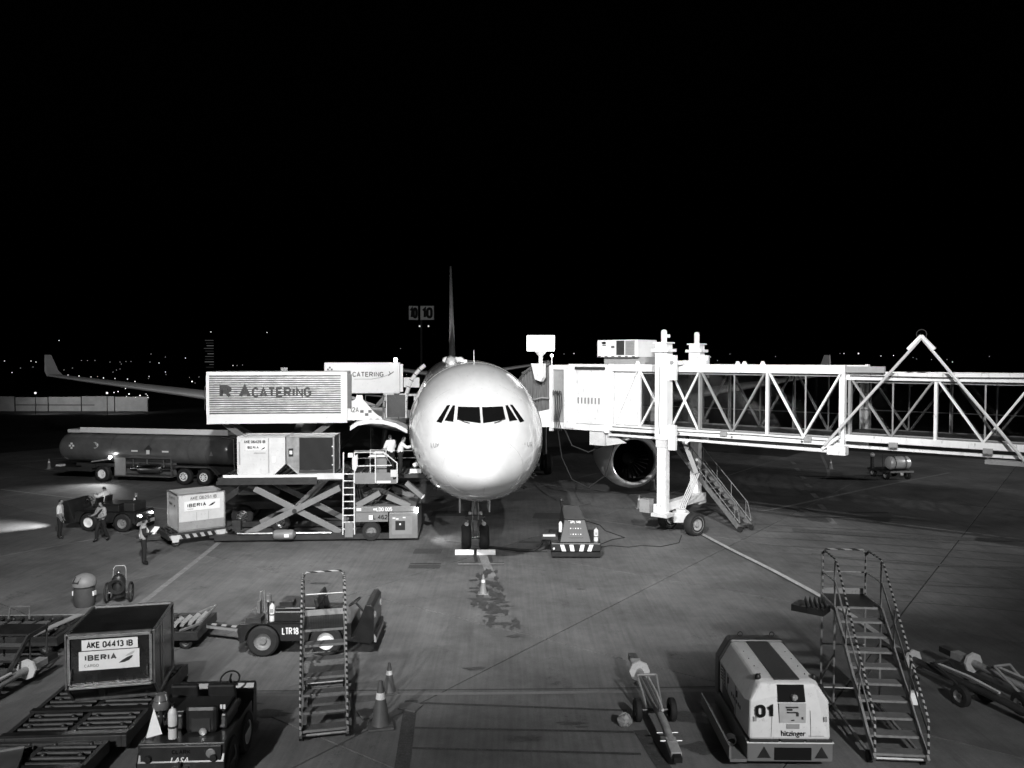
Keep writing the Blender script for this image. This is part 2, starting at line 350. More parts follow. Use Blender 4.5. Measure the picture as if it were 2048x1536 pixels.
line([(-4.1, 41), (-1.4, 41)], 1.4, PATCH, 'tar_patch'); line([(1.1, 40.5), (3.4, 40.2)], 1.5, PATCH, 'tar_patch')
for x in (14.6, 15.3): line([(x, 42.7), (x + .5, 41.3)], .22, PAINT_D)
line([(14.2, 40.1), (18, 39.9)], .14, PAINT_D, z=.006); line([(17, 39.7), (19.6, 39.5)], .75, PATCH, 'tar_patch'); line([(17.4, 41.3), (19.4, 41.2)], .35, PATCH, 'tar_patch')
line([(25.5, 40.0), (28.5, 39.6)], .4, PATCH, 'tar_patch')
# old parking box blacked out in front of the terminal
line([(-2.35, 18.5), (-2.05, 14.0)], .3, PATCH, 'blacked_out_line', .007); line([(2.75, 17.0), (3.15, 14.0)], .3, PATCH, 'blacked_out_line', .007)
for y0, y1 in ((18.35, 17.95), (17.1, 16.9), (16.2, 15.95)): line([(-2.1, y0), (2.6, y1)], .09, PATCH, 'blacked_out_line', .010)
# seams of the older paving on the right hand side
for k in range(9):
    y = 23.5 + k * 1.5
    line([(10.9 - (k > 4) * .6, y + 3.2), (16, y + 1.6), (22, y - .8), (30, y - 3.6)], .05, PATCH, 'paving_seam', .004 + .0004 * k)
# stains on the lead in line
STAIN = mat('oil_stain', .055, .55, var=.5, scale=5, wear=.7, wearv=.1)
for (x, y, rx, ry) in ((-.55, 25.1, .35, .28), (-.9, 26.35, .55, .12), (-1.1, 27.2, .3, .2), (-.35, 26.0, .25, .1), (-.95, 28.3, .2, .3), (-.3, 23.9, .3, .12), (-1.3, 27.6, .2, .1), (-.5, 27.9, .18, .1), (-.7, 24.6, .2, .1), (.1, 22.8, .25, .12), (-.2, 25.6, .2, .08), (-1.4, 28.6, .15, .12), (1.3, 17.3, .3, .1), (.3, 16.6, .35, .12), (4.0, 17.6, .45, .3), (3.9, 16.2, .4, .25), (-5.5, 17.8, .5, .2), (-6.2, 18.3, .3, .12), (-1.0, 20.4, .25, .1), (2.4, 27.5, .12, .08), (-6.8, 28.2, .3, .12)):
    for q in range(3 if rx > .3 else 2):
        b = MB(); n = 34; ox, oy = rng.uniform(-.25, .25) * (q > 0), rng.uniform(-.2, .2) * (q > 0); k_ = 1 if q == 0 else rng.uniform(.3, .55)
        ph = [rng.uniform(0, 6.3) for _ in range(3)]
        b.add([(x + ox + rx * k_ * (1 + .25 * math.sin(3 * t + ph[0]) + .2 * math.sin(7 * t + ph[1]) + .12 * math.sin(11 * t + ph[2])) * math.cos(t), y + oy + ry * k_ * (1 + .2 * math.sin(4 * t + ph[2])) * math.sin(t), .011 + q * .002) for t in [6.2832 * i / n for i in range(n)]], [tuple(range(n))])
        struct(b.build('oil_stain', STAIN))

for k in range(46):
    y = 22.6 + 7.2 * rng.random() ** .8; x = -.55 - .06 * (y - 24) + rng.gauss(0, .32); r0 = rng.uniform(.03, .13); b = MB(); n = 20; ph = rng.uniform(0, 6.3)
    b.add([(x + r0 * .9 * (1 + .35 * math.sin(3 * t + ph)) * math.cos(t), y + r0 * 3.2 * (1 + .35 * math.sin(5 * t + ph)) * math.sin(t), .017 + .0002 * k) for t in [6.2832 * i / n for i in range(n)]], [tuple(range(n))]); struct(b.build('oil_stain', STAIN))
TYRE = mat('tyre_mark', .06, .8, var=.4, scale=2, wear=1.2, wearv=.13)
line([(11.5, 31.2), (12.2, 29.6), (13.4, 28.4), (15, 27.9), (17.5, 27.6)], .16, TYRE, 'tyre_mark', .009); line([(12.2, 32.5), (14, 31.4), (17, 30.6), (21, 30.2)], .3, TYRE, 'tyre_mark', .0095)
line([(13, 37), (19, 35.3), (27, 34.6)], .7, TYRE, 'tyre_mark', .0088)
# ---------------------------------------------------------------- terminal behind the camera, with the floodlights under its roof edge
t = thing('terminal_building', 'terminal with lit windows and roof overhang behind the viewpoint', 'building', (0, -1.2, 0))
MB().b2(-45, 45, -14, -.3, 0, 6.6).build('wall', LGREY, t)
MB().b2(-45, 45, -14, -.3, 9.6, 16.4).build('wall', GREY, t)
MB().b2(-46, 46, -15, 9.0, 17.6, 18.2).build('roof', GREY, t)
for i in range(15): MB().b2(-45 + i * 6.4, -44.7 + i * 6.4, -.6, -.25, 6.6, 9.6).build('mullion', DGREY, t)
for i in range(14): MB().b2(-44.6 + i * 6.4, -38.7 + i * 6.4, -.5, -.45, 6.7, 9.5).build('window', emit('lit_hall', .5), t)
def floodlight(x, target, watts, angle):
    f = thing('floodlight', '%s floodlight under the terminal roof edge behind the viewpoint' % ('left' if x < -5 else 'centre' if x < 5 else 'right'), 'floodlight', (x, 7.4, 17.3))
    MB().b2(-.35, .35, -.35, -.08, -.42, .1).build('housing', DGREY, f); MB().beam((0, -.2, .1), (0, -.2, .32), .08).build('bracket', DGREY, f)
    spot('flood_lamp', (0, .05, -.2), Vector(target) - Vector((x, 7.4, 17.3)), watts, angle, .9, .22, f)
floodlight(-3.2, (-3, 41, 4.2), FLOOD * 1.05, 83)
floodlight(-9.5, (-15, 38, 2), FLOOD * .42, 74)
floodlight(5.5, (10.5, 35.5, 7), FLOOD * .85, 58)
for x, tg, lab in ((-10, (-7.4, 15.8, .4), 'left'), (8, (6, 15.6, .4), 'right')):
    f = thing('wall_lamp', '%s lamp on the terminal wall above the windows behind the viewpoint' % lab, 'wall lamp', (x, -1.3, 10.6)); MB().b2(-.3, .3, -.15, .1, -.2, .2).build('housing', DGREY, f)
    spot('wall_light', (0, .25, 0), Vector(tg) - Vector((x, -1.3, 10.6)), 11500 if x > 0 else 12500, 50, 1.0, .25, f)
mst = thing('light_mast', 'apron floodlight mast out of view on the far right', 'light mast', (78, 46, 0)); MB().cyl((0, 0, 0), (0, 0, 20), .3, .18, 12).build('pole', GALV, mst, True); MB().b2(-.3, .3, -1.2, 1.2, 19.6, 20.2).build('lamp_head', DGREY, mst)
spot('mast_lamp', (-.4, 0, 19.8), (-52, 4, 0), FLOOD * 1.1, 70, 1.0, .4, mst)

# ---------------------------------------------------------------- airliner
CZ = 5.07
PLANE = thing('airliner', 'wide body white airliner parked nose towards the terminal', 'airplane', (-.9, 26.6, 0), R(5.5))
FUS = mat('fuselage_white', .66, .2, var=.09, scale=1.1, wear=.12, wearv=.5, stretch=(1, .25, 1), coat=.6, spec=.5)
TAB = [(0, -.95, -.95, 0), (.12, -.62, -1.28, .44), (.5, -.22, -1.6, .92), (1.0, .16, -1.85, 1.34), (1.6, .58, -2.06, 1.7), (2.2, 1.02, -2.22, 1.98), (2.8, 1.44, -2.36, 2.18), (3.4, 1.8, -2.46, 2.34), (4.2, 2.14, -2.55, 2.49), (5.2, 2.42, -2.63, 2.61), (6.5, 2.66, -2.7, 2.7), (8, 2.76, -2.77, 2.74), (9.6, 2.8, -2.8, 2.76),
       (40, 2.8, -2.8, 2.76), (44, 2.82, -2.45, 2.75), (48, 2.76, -1.6, 2.42), (52, 2.62, -.5, 1.85), (56, 2.36, .75, 1.0), (58.6, 2.0, 1.4, .25)]
def sec(y):
    S = [math.sqrt(a[0]) for a in TAB]; s = math.sqrt(max(y, 0)); n = len(S)
    i = max(0, min(n - 2, next((k for k in range(n - 1) if S[k + 1] >= s), n - 2)))
    h = S[i + 1] - S[i]; t_ = min(1, max(0, (s - S[i]) / h)); out = []
    for c in (1, 2, 3):
        d = [(TAB[k + 1][c] - TAB[k][c]) / (S[k + 1] - S[k]) for k in range(n - 1)]
        def sl(k):
            if k == 0: return d[0]
            if k == n - 1: return d[-1]
            return 0 if d[k - 1] * d[k] <= 0 else 2 * d[k - 1] * d[k] / (d[k - 1] + d[k])
        a, b = TAB[i][c], TAB[i + 1][c]; m0, m1 = sl(i) * h, sl(i + 1) * h
        out.append((2 * t_**3 - 3 * t_**2 + 1) * a + (t_**3 - 2 * t_**2 + t_) * m0 + (-2 * t_**3 + 3 * t_**2) * b + (t_**3 - t_**2) * m1)
    return out
def surf(y, phi, off=0.0):
    tp, bt, w = sec(y); cz = (tp + bt) / 2; rz = (tp - bt) / 2
    return Vector(((w + off) * math.sin(phi), y, CZ + cz + (rz + off) * math.cos(phi)))
def front(x, z, off=.012):
    lo, hi = .02, 8.0
    for _ in range(34):
        y = (lo + hi) / 2; tp, bt, w = sec(y); v = (x / w) ** 2 + ((z - (tp + bt) / 2) / ((tp - bt) / 2)) ** 2
        if v > 1: lo = y
        else: hi = y
    n = Vector((x, -1.4, z * .6 + .5)).normalized()
    return Vector((x, hi, CZ + z)) + n * off
ys = [(.0 + i * math.sqrt(9.6) / 44) ** 2 for i in range(45)] + [12, 20, 30, 40] + [41, 42.5, 44, 46, 48, 50, 52, 54, 56, 57.5, 58.6]
b = MB(); n = 72; vs_ = [surf(max(y, 1e-4), 2 * math.pi * k / n) for y in ys for k in range(n)]
b.add(vs_, [(i * n + k, i * n + (k + 1) % n, (i + 1) * n + (k + 1) % n, (i + 1) * n + k) for i in range(len(ys) - 1) for k in range(n)])
fus = b.build('fuselage', FUS, PLANE, smooth=True)
COCK = mat('cockpit_glass', .006, .05, var=.1, coat=.3)
FRM = mat('window_frame_dark', .03, .4)
def pane(poly, m, off, name, parent, N_=6):
    """bilinear patch laid on the nose skin"""
    a, b_, c, d = [Vector((p[0], p[1], 0)) for p in poly]; g = MB(); vs_ = []
    for i in range(N_ + 1):
        for j in range(N_ + 1):
            u, v = i / N_, j / N_; p = a * (1 - u) * (1 - v) + b_ * u * (1 - v) + c * u * v + d * (1 - u) * v
            vs_.append(front(p.x, p.y, off))
    g.add(vs_, [(i * (N_ + 1) + j, (i + 1) * (N_ + 1) + j, (i + 1) * (N_ + 1) + j + 1, i * (N_ + 1) + j + 1) for i in range(N_) for j in range(N_)])
    return g.build(name, m, parent, smooth=True)
def grow(poly, e):
    c = sum((Vector(p) for p in poly), Vector((0, 0))) / 4
    return [tuple(Vector(p) + (Vector(p) - c).normalized() * e) for p in poly]
for sgn in (-1, 1):
    for poly in (((.055, 1.13), (.80, 1.14), (.85, .72), (.055, .62)), ((.92, 1.16), (1.0, 1.17), (1.29, .68), (1.0, .66)), ((1.10, 1.18), (1.2, 1.17), (1.58, .62), (1.4, .60))):
        P = [(sgn * x, z) for x, z in poly]
        w = pane(grow(P, .02), FRM, .008, 'window_frame', PLANE); pane(P, COCK, .02, 'window_pane', w)
    MB().tube([front(sgn * .42, .60, .05), front(sgn * .60, .64, .05), front(sgn * .82, .74, .05)], .014, 6).build('wiper', BLACK, PLANE)
LINE = mat('panel_seam', .3, .5)
def on_skin(pts, r, name, m=LINE): return MB().tube([surf(y, p, .004) for y, p in pts], r, 5).build(name, m, PLANE)
for sgn in (-1, 1):       # forward doors with outline, handle, small window
    a0, a1 = R(60) * sgn, R(104) * sgn; y0, y1 = 5.2, 6.35; pts = []
    seg = 8
    for i in range(seg + 1): pts.append((y0, a0 + (a1 - a0) * i / seg))
    pts += [(y0 + (y1 - y0) * i / 3, a1) for i in range(1, 4)]; pts += [(y1, a1 + (a0 - a1) * i / seg) for i in range(1, seg + 1)]; pts += [(y1 + (y0 - y1) * i / 3, a0) for i in range(1, 4)]
    d = on_skin(pts, .013, 'door_outline', DGREY)
    g = MB(); c = [surf(y, p, .006) for y in (5.68, 5.88) for p in (R(73) * sgn, R(77) * sgn)]
    g.add([c[0], c[1], c[3], c[2]], [(0, 1, 2, 3)]).build('door_window', COCK, PLANE)
    on_skin([(4.2, R(118) * sgn), (4.9, R(118) * sgn), (4.9, R(124) * sgn), (4.2, R(124) * sgn), (4.2, R(118) * sgn)], .007, 'service_panel')
    for k in range(4):
        p = surf(2.2 + .55 * (k % 2), R(118 + 16 * (k // 2)) * sgn, .05); MB().beam(p, p + Vector((sgn * .1, -.16, -.02)), .03, .05).build('probe', BLACK, PLANE)
    wb = surf(10, R(66) * sgn, .006); first = None
    for k in range(40):                                 # cabin windows
        y = 9.0 + k * .78
        if 17.2 < y < 18.6: continue
        c = [surf(y + dy, R(72 + dp) * sgn, .006) for dy, dp in ((-.12, -3.0), (.12, -3.0), (.16, 0), (.12, 3.0), (-.12, 3.0), (-.16, 0))]
        MB().add(c, [tuple(range(6))]).build('cabin_window', COCK, PLANE)
on_skin([(1.05, a * R(1)) for a in range(0, 361, 6)], .0035, 'radome_seam')
on_skin([(.25 + .1 * k, R(180)) for k in range(14)], .006, 'radome_seam'); on_skin([(7.3, a * R(1)) for a in range(-150, 151, 6)], .005, 'skin_seam'); on_skin([(3.75, a * R(1)) for a in range(22, 339, 6)], .004, 'skin_seam')
for sgn in (-1, 1): on_skin([(1.1 + .3 * k, R(128) * sgn) for k in range(21)], .004, 'skin_seam'); on_skin([(2.0, R(150) * sgn), (2.6, R(150) * sgn), (2.6, R(158) * sgn), (2.0, R(158) * sgn), (2.0, R(150) * sgn)], .006, 'service_panel'); MB().ball(surf(2.9, R(96) * sgn, .01), .05, 8).build('sensor_plate', GREY, PLANE)
REG = mat('skin_print', .25, .5)
for sgn, tx in ((-1, 'LUX'), (1, 'LUX')):
    p = front(sgn * 1.62, -.15, .02); block(tx, .16, p + Vector((sgn * .02, -.03, 0)), REG, PLANE, (90, 0, sgn * 38), .12, name='skin_lettering')
# dome, blade antennas and rod on top
MB().tube([(-.9 + .0, 9.5 + .3 * k, CZ + 2.66 + .12 * math.sin(math.pi * k / 10)) for k in range(11)], [.1] + [.26] * 9 + [.1], 8).build('antenna_dome', FUS, PLANE, True)
b = MB(); b.prism([(-.55, 0), (.55, 0), (.5, .28), (-.5, .28)], 'y', 12.2, 15); o = b.build('antenna_fairing', FUS, PLANE, bevel=.12); o.location = (-.75, 0, CZ + 2.68)
MB().tube([(.02, 7.6, CZ + 2.75), (.02, 7.9, CZ + 3.25)], [.03, .012], 6).build('rod_antenna', FUS, PLANE)
MB().prism([(0, 0), (.3, 0), (.28, .1), (.02, .1)], 'y', 8.1, 8.4).build('blade_antenna', FUS, PLANE).location = (-.55, 0, CZ + 2.74)
# wings
def airfoil_panel(stations, name, m, parent):
    """stations: (x, y_le, chord, z, thickness)"""
    prof = [(0, 0), (.012, .35), (.05, .62), (.15, .92), (.32, 1.0), (.55, .8), (.8, .4), (1, .03)]
    lower = [(.8, -.22), (.55, -.55), (.32, -.75), (.15, -.72), (.05, -.5), (.012, -.28)]
    loop = prof + lower; n = len(loop); vs_ = []
    for x, yl, c, z, th in stations: vs_ += [(x, yl + u * c, z + v * th / 2) for u, v in loop]
    fs = [(i * n + k, i * n + (k + 1) % n, (i + 1) * n + (k + 1) % n, (i + 1) * n + k) for i in range(len(stations) - 1) for k in range(n)]
    fs += [tuple(range(n))[::-1], tuple((len(stations) - 1) * n + k for k in range(n))]
    return MB().add(vs_, fs).build(name, m, parent, smooth=True)
WINGM = mat('wing_grey', .42, .35, var=.08, scale=.6, coat=.2)
DARKCOWL = mat('engine_cowl', .5, .3, var=.08, scale=1, coat=.3)
FAN = mat('fan_blade', .02, .4, metal=.8, var=.2)
for sgn in (-1, 1):
    st = [(1.8, 16.6, 11.5, 4.1, 1.5), (4.5, 18.4, 9.6, 4.35, 1.25), (9.4, 21.6, 7.0, 4.85, .9), (18, 27.0, 4.9, 5.65, .55), (26, 32.2, 3.2, 6.35, .35), (29.6, 34.6, 2.3, 6.68, .26)]
    w = airfoil_panel([(sgn * a, *r) for a, *r in st], 'wing', WINGM, PLANE)
    wl = [(29.6, 34.6, 2.3, 6.68, .2), (29.95, 35.0, 2.1, 6.85, .16)]
    b = MB(); q = []
    for (x, y, c, z, hw) in ((29.55, 34.6, 2.3, 6.62, .09), (30.0, 35.2, 1.9, 7.0, .08), (30.65, 36.6, .9, 8.2, .05)):
        q += [(sgn * (x - hw), y + .06, z), (sgn * (x - hw), y + c, z), (sgn * (x + hw), y + c, z), (sgn * (x + hw), y + .06, z)]
    b.add(q, [(0, 1, 2, 3), (8, 9, 10, 11)] + [(4 * i + k, 4 * i + (k + 1) % 4, 4 * i + 4 + (k + 1) % 4, 4 * i + 4 + k) for i in range(2) for k in range(4)])
    b.build('winglet', WINGM, PLANE, smooth=True)
    airfoil_panel([(sgn * .8, 49.0, 5.6, 6.2, .6), (sgn * 9.6, 55.6, 2.1, 7.4, .25)], 'tailplane', WINGM, PLANE)
    for fx in (7.5, 13.0, 18.5): MB().tube([(sgn * fx, 24.5 + fx * .52 + d_, 4.35 + fx * .055 - o_) for d_, o_ in ((0, 0), (1.2, .25), (3.2, .3), (5, 0))], [.08, .3, .3, .05], 8).build('flap_fairing', WINGM, PLANE, True)
    # engine: nacelle, lip, fan with blades, spinner, pylon
    ex, ey, ez = sgn * 9.37 + .1, 17.4, 2.2
    nac = MB().lathe([(1.38, .12), (1.58, .5), (1.68, 1.4), (1.66, 2.6), (1.5, 4.2), (1.15, 5.6), (.95, 6.1), (.9, 5.4)], (ex, ey, ez), (0, 1, 0), 48, cap=False).build('nacelle', DARKCOWL, PLANE, True)
    MB().lathe([(1.4, .14), (1.335, .02), (1.28, .0), (1.22, .05), (1.19, .25), (1.2, .3), (1.24, .25), (1.27, .1)], (ex, ey, ez), (0, 1, 0), 48, True).build('intake_lip', mat('lip_metal', .8, .3, metal=.35, var=.08), nac, True)
    MB().lathe([(1.2, .3), (1.18, .7), (1.22, 1.5), (.2, 1.9)], (ex, ey, ez), (0, 1, 0), 40, cap=False).build('intake_duct', BLACK, nac, True)
    MB().lathe([(.02, .75), (.14, .9), (.3, 1.2), (.36, 1.45)], (ex, ey, ez), (0, 1, 0), 24).build('spinner', DGREY, nac, True)
    fb = MB()
    for k in range(26):
        a = 2 * math.pi * k / 26; c_, s_ = math.cos(a), math.sin(a)
        def pt(r, t, y): return (ex + r * c_ - t * s_, ey + y, ez + r * s_ + t * c_)
        fb.add([pt(.34, -.03, 1.3), pt(.34, .03, 1.5), pt(1.16, .16, 1.42), pt(1.16, -.02, 1.12)], [(0, 1, 2, 3)])
    fb.build('fan', FAN, nac)
    MB().prism([(ey + 1.2, ez + 1.4), (ey + 2.0, ez + 1.95), (ey + 5.2, ez + 2.5), (ey + 9, ez + 2.4), (ey + 6.2, ez + .9)], 'x', ex - .22, ex + .22).build('pylon', DARKCOWL, PLANE, bevel=.06)
    # main gear
    gx, gy = sgn * 5.35, 28.8
    MB().cyl((gx * .92, gy, 3.6), (gx, gy, .7), .2, .16, 12).build('gear_strut', STEEL, PLANE, True)
    MB().beam((gx, gy - .98, .68), (gx, gy + .98, .68), .22).build('gear_beam', STEEL, PLANE)
    for dx in (-.7, .7):
        for dy in (-.98, .98):
            wh = MB().lathe([(.3, -.25), (.62, -.25), (.7, -.15), (.7, .15), (.62, .25), (.3, .25)], (gx + dx, gy + dy, .7), (1, 0, 0), 24, cap=False).build('main_wheel', RUBBER, PLANE, True)
            MB().lathe([(.05, -.2), (.3, -.26), (.3, .26), (.05, .2)], (gx + dx, gy + dy, .7), (1, 0, 0), 16).build('rim', LGREY, wh)
    MB().b2(gx + sgn * .55, gx + sgn * .62, gy - 1, gy + 1, 1.2, 3.4).build('gear_door', FUS, PLANE)
b = MB(); q = []
for (y, c, z, hw) in ((46.5, 8.6, 7.3, .34), (48.5, 7.2, 9.5, .26), (52.3, 4.9, 14, .17), (54.8, 3.2, 17.2, .1)):
    q += [(0, y, z), (hw, y + c * .3, z), (.02, y + c, z), (-hw, y + c * .3, z)]
b.add(q, [(12, 13, 14, 15), (0, 3, 2, 1)] + [(4 * i + k, 4 * i + (k + 1) % 4, 4 * i + 4 + (k + 1) % 4, 4 * i + 4 + k) for i in range(3) for k in range(4)])
b.build('tail_fin', FUS, PLANE, smooth=True)
for sgn in (-1, 1): MB().ball((sgn * 3.2, 52.2, 6.75), .08, 6).build('added_fin_lamp', LENS, PLANE, True); spot('added_fin_light', (sgn * 3.2, 51.5, 7.0), (0, 52.5, 13), 900, 70, .8, .05, PLANE)  # unseen tailplane lamps, added to brighten the fin
# belly fairing
MB().lathe([(.05, 15), (1.6, 16.5), (2.2, 20), (2.2, 27), (1.4, 31), (.05, 33)], (0, 0, 3.6), (0, 1, 0), 32).build('belly_fairing', FUS, PLANE, True)
# nose gear
gy = 6.65
MB().cyl((0, gy + .5, 2.35), (0, gy + .05, 1.15), .13, .13, 14).build('gear_strut', GALV, PLANE, True)
MB().cyl((0, gy + .05, 1.25), (0, gy, .5), .085, .085, 14).build('gear_piston', CHROME, PLANE, True)
MB().cyl((-.5, gy, .53), (.5, gy, .53), .07, n=12).build('axle', STEEL, PLANE, True)
b = MB(); b.beam((0, gy - .14, 1.2), (0, gy - .4, .9), .16, .05); b.beam((0, gy - .4, .9), (0, gy - .1, .6), .14, .05); b.build('torque_link', GALV, PLANE)
b = MB(); b.b2(-.3, .3, gy - .18, gy + .14, 1.28, 1.46); b.cyl((-.42, gy - .1, 1.38), (.42, gy - .1, 1.38), .07, n=10); b.build('steering_unit', DGREY, PLANE)
b = MB(); b.tube([(-.1, gy - .15, 2.3), (-.13, gy - .2, 1.8), (-.1, gy - .2, 1.4), (-.15, gy - .25, 1.1), (-.12, gy - .1, .6)], .018, 6); b.tube([(.1, gy - .15, 2.3), (.14, gy - .2, 1.7), (.12, gy - .2, 1.3)], .015, 6); b.build('hydraulic_line', LGREY, PLANE, True)
b = MB(); b.beam((0, gy + .4, 2.2), (0, gy - 1.0, 2.35), .12); b.beam((-.25, gy + .1, 1.6), (0, gy + .2, 2.3), .07); b.beam((.25, gy + .1, 1.6), (0, gy + .2, 2.3), .07); b.build('drag_brace', DGREY, PLANE)
for sgn in (-1, 1):
    wh = MB().lathe([(.24, -.19), (.44, -.2), (.52, -.13), (.54, -.05), (.54, .05), (.52, .13), (.44, .2), (.24, .19)], (sgn * .37, gy, .54), (1, 0, 0), 32, cap=False).build('nose_wheel', RUBBER, PLANE, True)
    MB().lathe([(.05, -.14), (.24, -.19), (.24, .19), (.05, .14)], (sgn * .37, gy, .54), (1, 0, 0), 18).build('rim', LGREY, wh)
    o = MB().prism([(gy + .1, 2.35), (gy + 1.5, 2.35), (gy + 1.4, 1.55), (gy + .3, 1.5)], 'x', sgn * .62 - .03, sgn * .62 + .03).build('gear_door', FUS, PLANE)
    d = MB().lathe([(.02, 0), (.085, -.02), (.1, .05), (.05, .14)], (sgn * .36, gy - .2, 1.12), (0, 1, 0), 14).build('taxi_lamp', LENS, PLANE, True)
    d = MB().lathe([(.02, 0), (.07, -.02), (.08, .05), (.04, .12)], (sgn * .22, gy - .25, 1.58), (0, 1, 0), 14).build('landing_lamp', LENS, PLANE, True)
    MB().beam((sgn * .22, gy - .1, 1.4), (sgn * .36, gy - .12, 1.14), .04).build('lamp_bracket', STEEL, PLANE)
# wheel chocks
for x, lab in ((-1.93, 'left'), (-1.05, 'right')):
    b = MB(); b.prism([(-.11, 0), (.11, 0), (.11, .06), (.03, .2), (-.05, .2), (-.11, .1)], 'x', -.38, .38)
    o = b.build('wheel_chock', LABEL, None, bevel=.012); o.location = (x, 32.42, .0); o.rotation_euler = (0, 0, R(1))
    tag(o, 'white wooden chock in front of the %s nose wheel' % lab, 'wheel chock')
# ---------------------------------------------------------------- passenger boarding bridge
BO = Vector((8.05, 37.5, 0)); BR = R(-39.7)
JB = thing('jet_bridge', 'white truss boarding bridge with glazed tunnel reaching the airliner door', 'jet bridge', BO, BR)
def BL(X, Y, Z): v = Matrix.Rotation(-BR, 3, 'Z') @ (Vector((X, Y, 0)) - BO); v.z = Z; return v
BW = mat('bridge_white', .82, .4, var=.12, scale=1.3, wear=.3, wearv=.42, stretch=(1, 1, .35))
BG = mat('bridge_grey_and_shade', .25, .45, var=.12, scale=2)
GLS = glass('tinted_glass', .74)
def section(x0, x1, hw, zb, zt, bays, ch, name):
    fl = MB().b2(x0, x1, -hw + .12, hw - .12, zb + .12, zb + .3).build(name, GREY, JB)
    MB().b2(x0, x1, -hw + .1, hw - .1, zt - .16, zt - .06).build('roof', BW, fl)
    for sgn in (-1, 1):
        y = sgn * (hw - .08)
        MB().b2(x0, x1, y - .1, y + .1, zt - ch, zt).build('top_chord', BW, fl, bevel=.02)
        MB().b2(x0, x1, y - .1, y + .1, zb, zb + ch * .85).build('bottom_chord', BW, fl, bevel=.02)
        MB().b2(x0, x1, y - .16 * (sgn < 0) , y + .16 * (sgn > 0) + .001, zb - .24, zb - .14).build('service_duct', BW, fl)
        za, zc = zb + ch * .85, zt - ch
        for (a, c, kind, dark) in bays:
            mt = BG if (dark and sgn < 0) else BW  # near members of the dark bays are greyed to paint in their shade
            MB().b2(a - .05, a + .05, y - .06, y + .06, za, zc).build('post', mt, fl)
            yi = y - sgn * .13
            if kind == 'solid':
                MB().b2(a + .05, c - .05, yi - .02, yi + .02, za, zc).build('wall_panel', BW, fl)
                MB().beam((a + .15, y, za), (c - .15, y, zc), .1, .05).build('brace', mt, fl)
                continue
            if kind == 'X':
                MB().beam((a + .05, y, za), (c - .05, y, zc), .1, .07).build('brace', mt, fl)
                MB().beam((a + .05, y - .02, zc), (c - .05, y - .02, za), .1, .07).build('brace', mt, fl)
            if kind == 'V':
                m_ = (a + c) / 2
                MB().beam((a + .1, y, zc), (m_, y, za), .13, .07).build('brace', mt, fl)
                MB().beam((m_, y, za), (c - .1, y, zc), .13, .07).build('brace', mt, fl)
            k = 2 if c - a > 2 else 1
            for q in range(k):
                u, v = a + (c - a) * q / k, a + (c - a) * (q + 1) / k
                MB().b2(u + .04, v - .04, yi - .006, yi + .006, za, zc).build('glass_pane', GLS, fl)
                f = MB(); f.b2(u + .0, u + .05, yi - .03, yi + .03, za, zc); f.b2(u + .05, v, yi - .03, yi + .03, zc - .1, zc - .03); f.b2(u + .05, v, yi - .03, yi + .03, za + .002, za + .08)
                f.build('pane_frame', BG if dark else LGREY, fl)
        MB().b2(x1 - .1, x1 + .02, y - .14, y + .14, zb - .1, zt + .03).build('end_post', BW, fl)
        MB().b2(x0 - .02, x0 + .12, y - .13, y + .13, zb, zt + .02).build('end_post', BW, fl)
    MB().tube([(x0 + .3, hw * .2, zb + 1.15), (x1 - .3, hw * .2, zb + 1.15)], .022, 6).build('handrail', STEEL, fl)
    return fl
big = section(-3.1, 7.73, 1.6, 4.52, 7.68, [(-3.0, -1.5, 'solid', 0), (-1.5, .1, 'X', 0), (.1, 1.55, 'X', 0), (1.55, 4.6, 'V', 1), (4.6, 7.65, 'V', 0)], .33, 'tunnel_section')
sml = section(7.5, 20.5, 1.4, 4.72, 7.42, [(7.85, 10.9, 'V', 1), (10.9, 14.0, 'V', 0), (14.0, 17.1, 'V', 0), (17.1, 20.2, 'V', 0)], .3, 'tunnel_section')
MB().b2(7.75, 9.2, -1.66, -1.5, 7.42, 7.66).build('cable_tray', LGREY, JB)
MB().tube([(1.0, -1.75, 4.2), (1.2, -1.75, 4.35), (7.7, -1.75, 4.3)], .06, 8).build('pipe', BW, JB, True)
MB().tube([(.8, 1.0, 4.2), (6.6, 1.0, 4.18)], .07, 8).build('pipe', LGREY, JB, True)
for x in (-1.6, -.35, 3.3, 3.6, 4.4): MB().prism([(x - .13, 7.68), (x + .13, 7.68), (x + .05, 7.84), (x - .05, 7.84)], 'y', -1.55, -1.5).build('lifting_eye', BW, JB)
for x in (-.8, 2.2, 5.2): MB().b2(x, x + .35, -1.64, -1.615, 7.4, 7.62).build('splice_plate', WHITE_D, JB)
for x in (2.6, 6.2, 9.4, 12.5): MB().b2(x, x + .3, -1.72, -1.6, 4.62, 4.8).build('junction_box', LGREY, JB)
MB().tube([(-2.9, -1.66, 4.72), (0.9, -1.66, 4.7), (4, -1.66, 4.74), (7.6, -1.66, 4.7)], .018, 5).build('conduit', GREY, JB); MB().tube([(7.9, -1.5, 7.3), (11, -1.5, 7.27), (14, -1.5, 7.3), (17, -1.5, 7.28)], .018, 5).build('conduit', GREY, JB)
for x in (0.6, 3.1, 6.1): MB().cyl((x, -1.62, 4.6), (x, -1.64, 4.6), .05, n=8).build('bolt_head', GREY, JB)
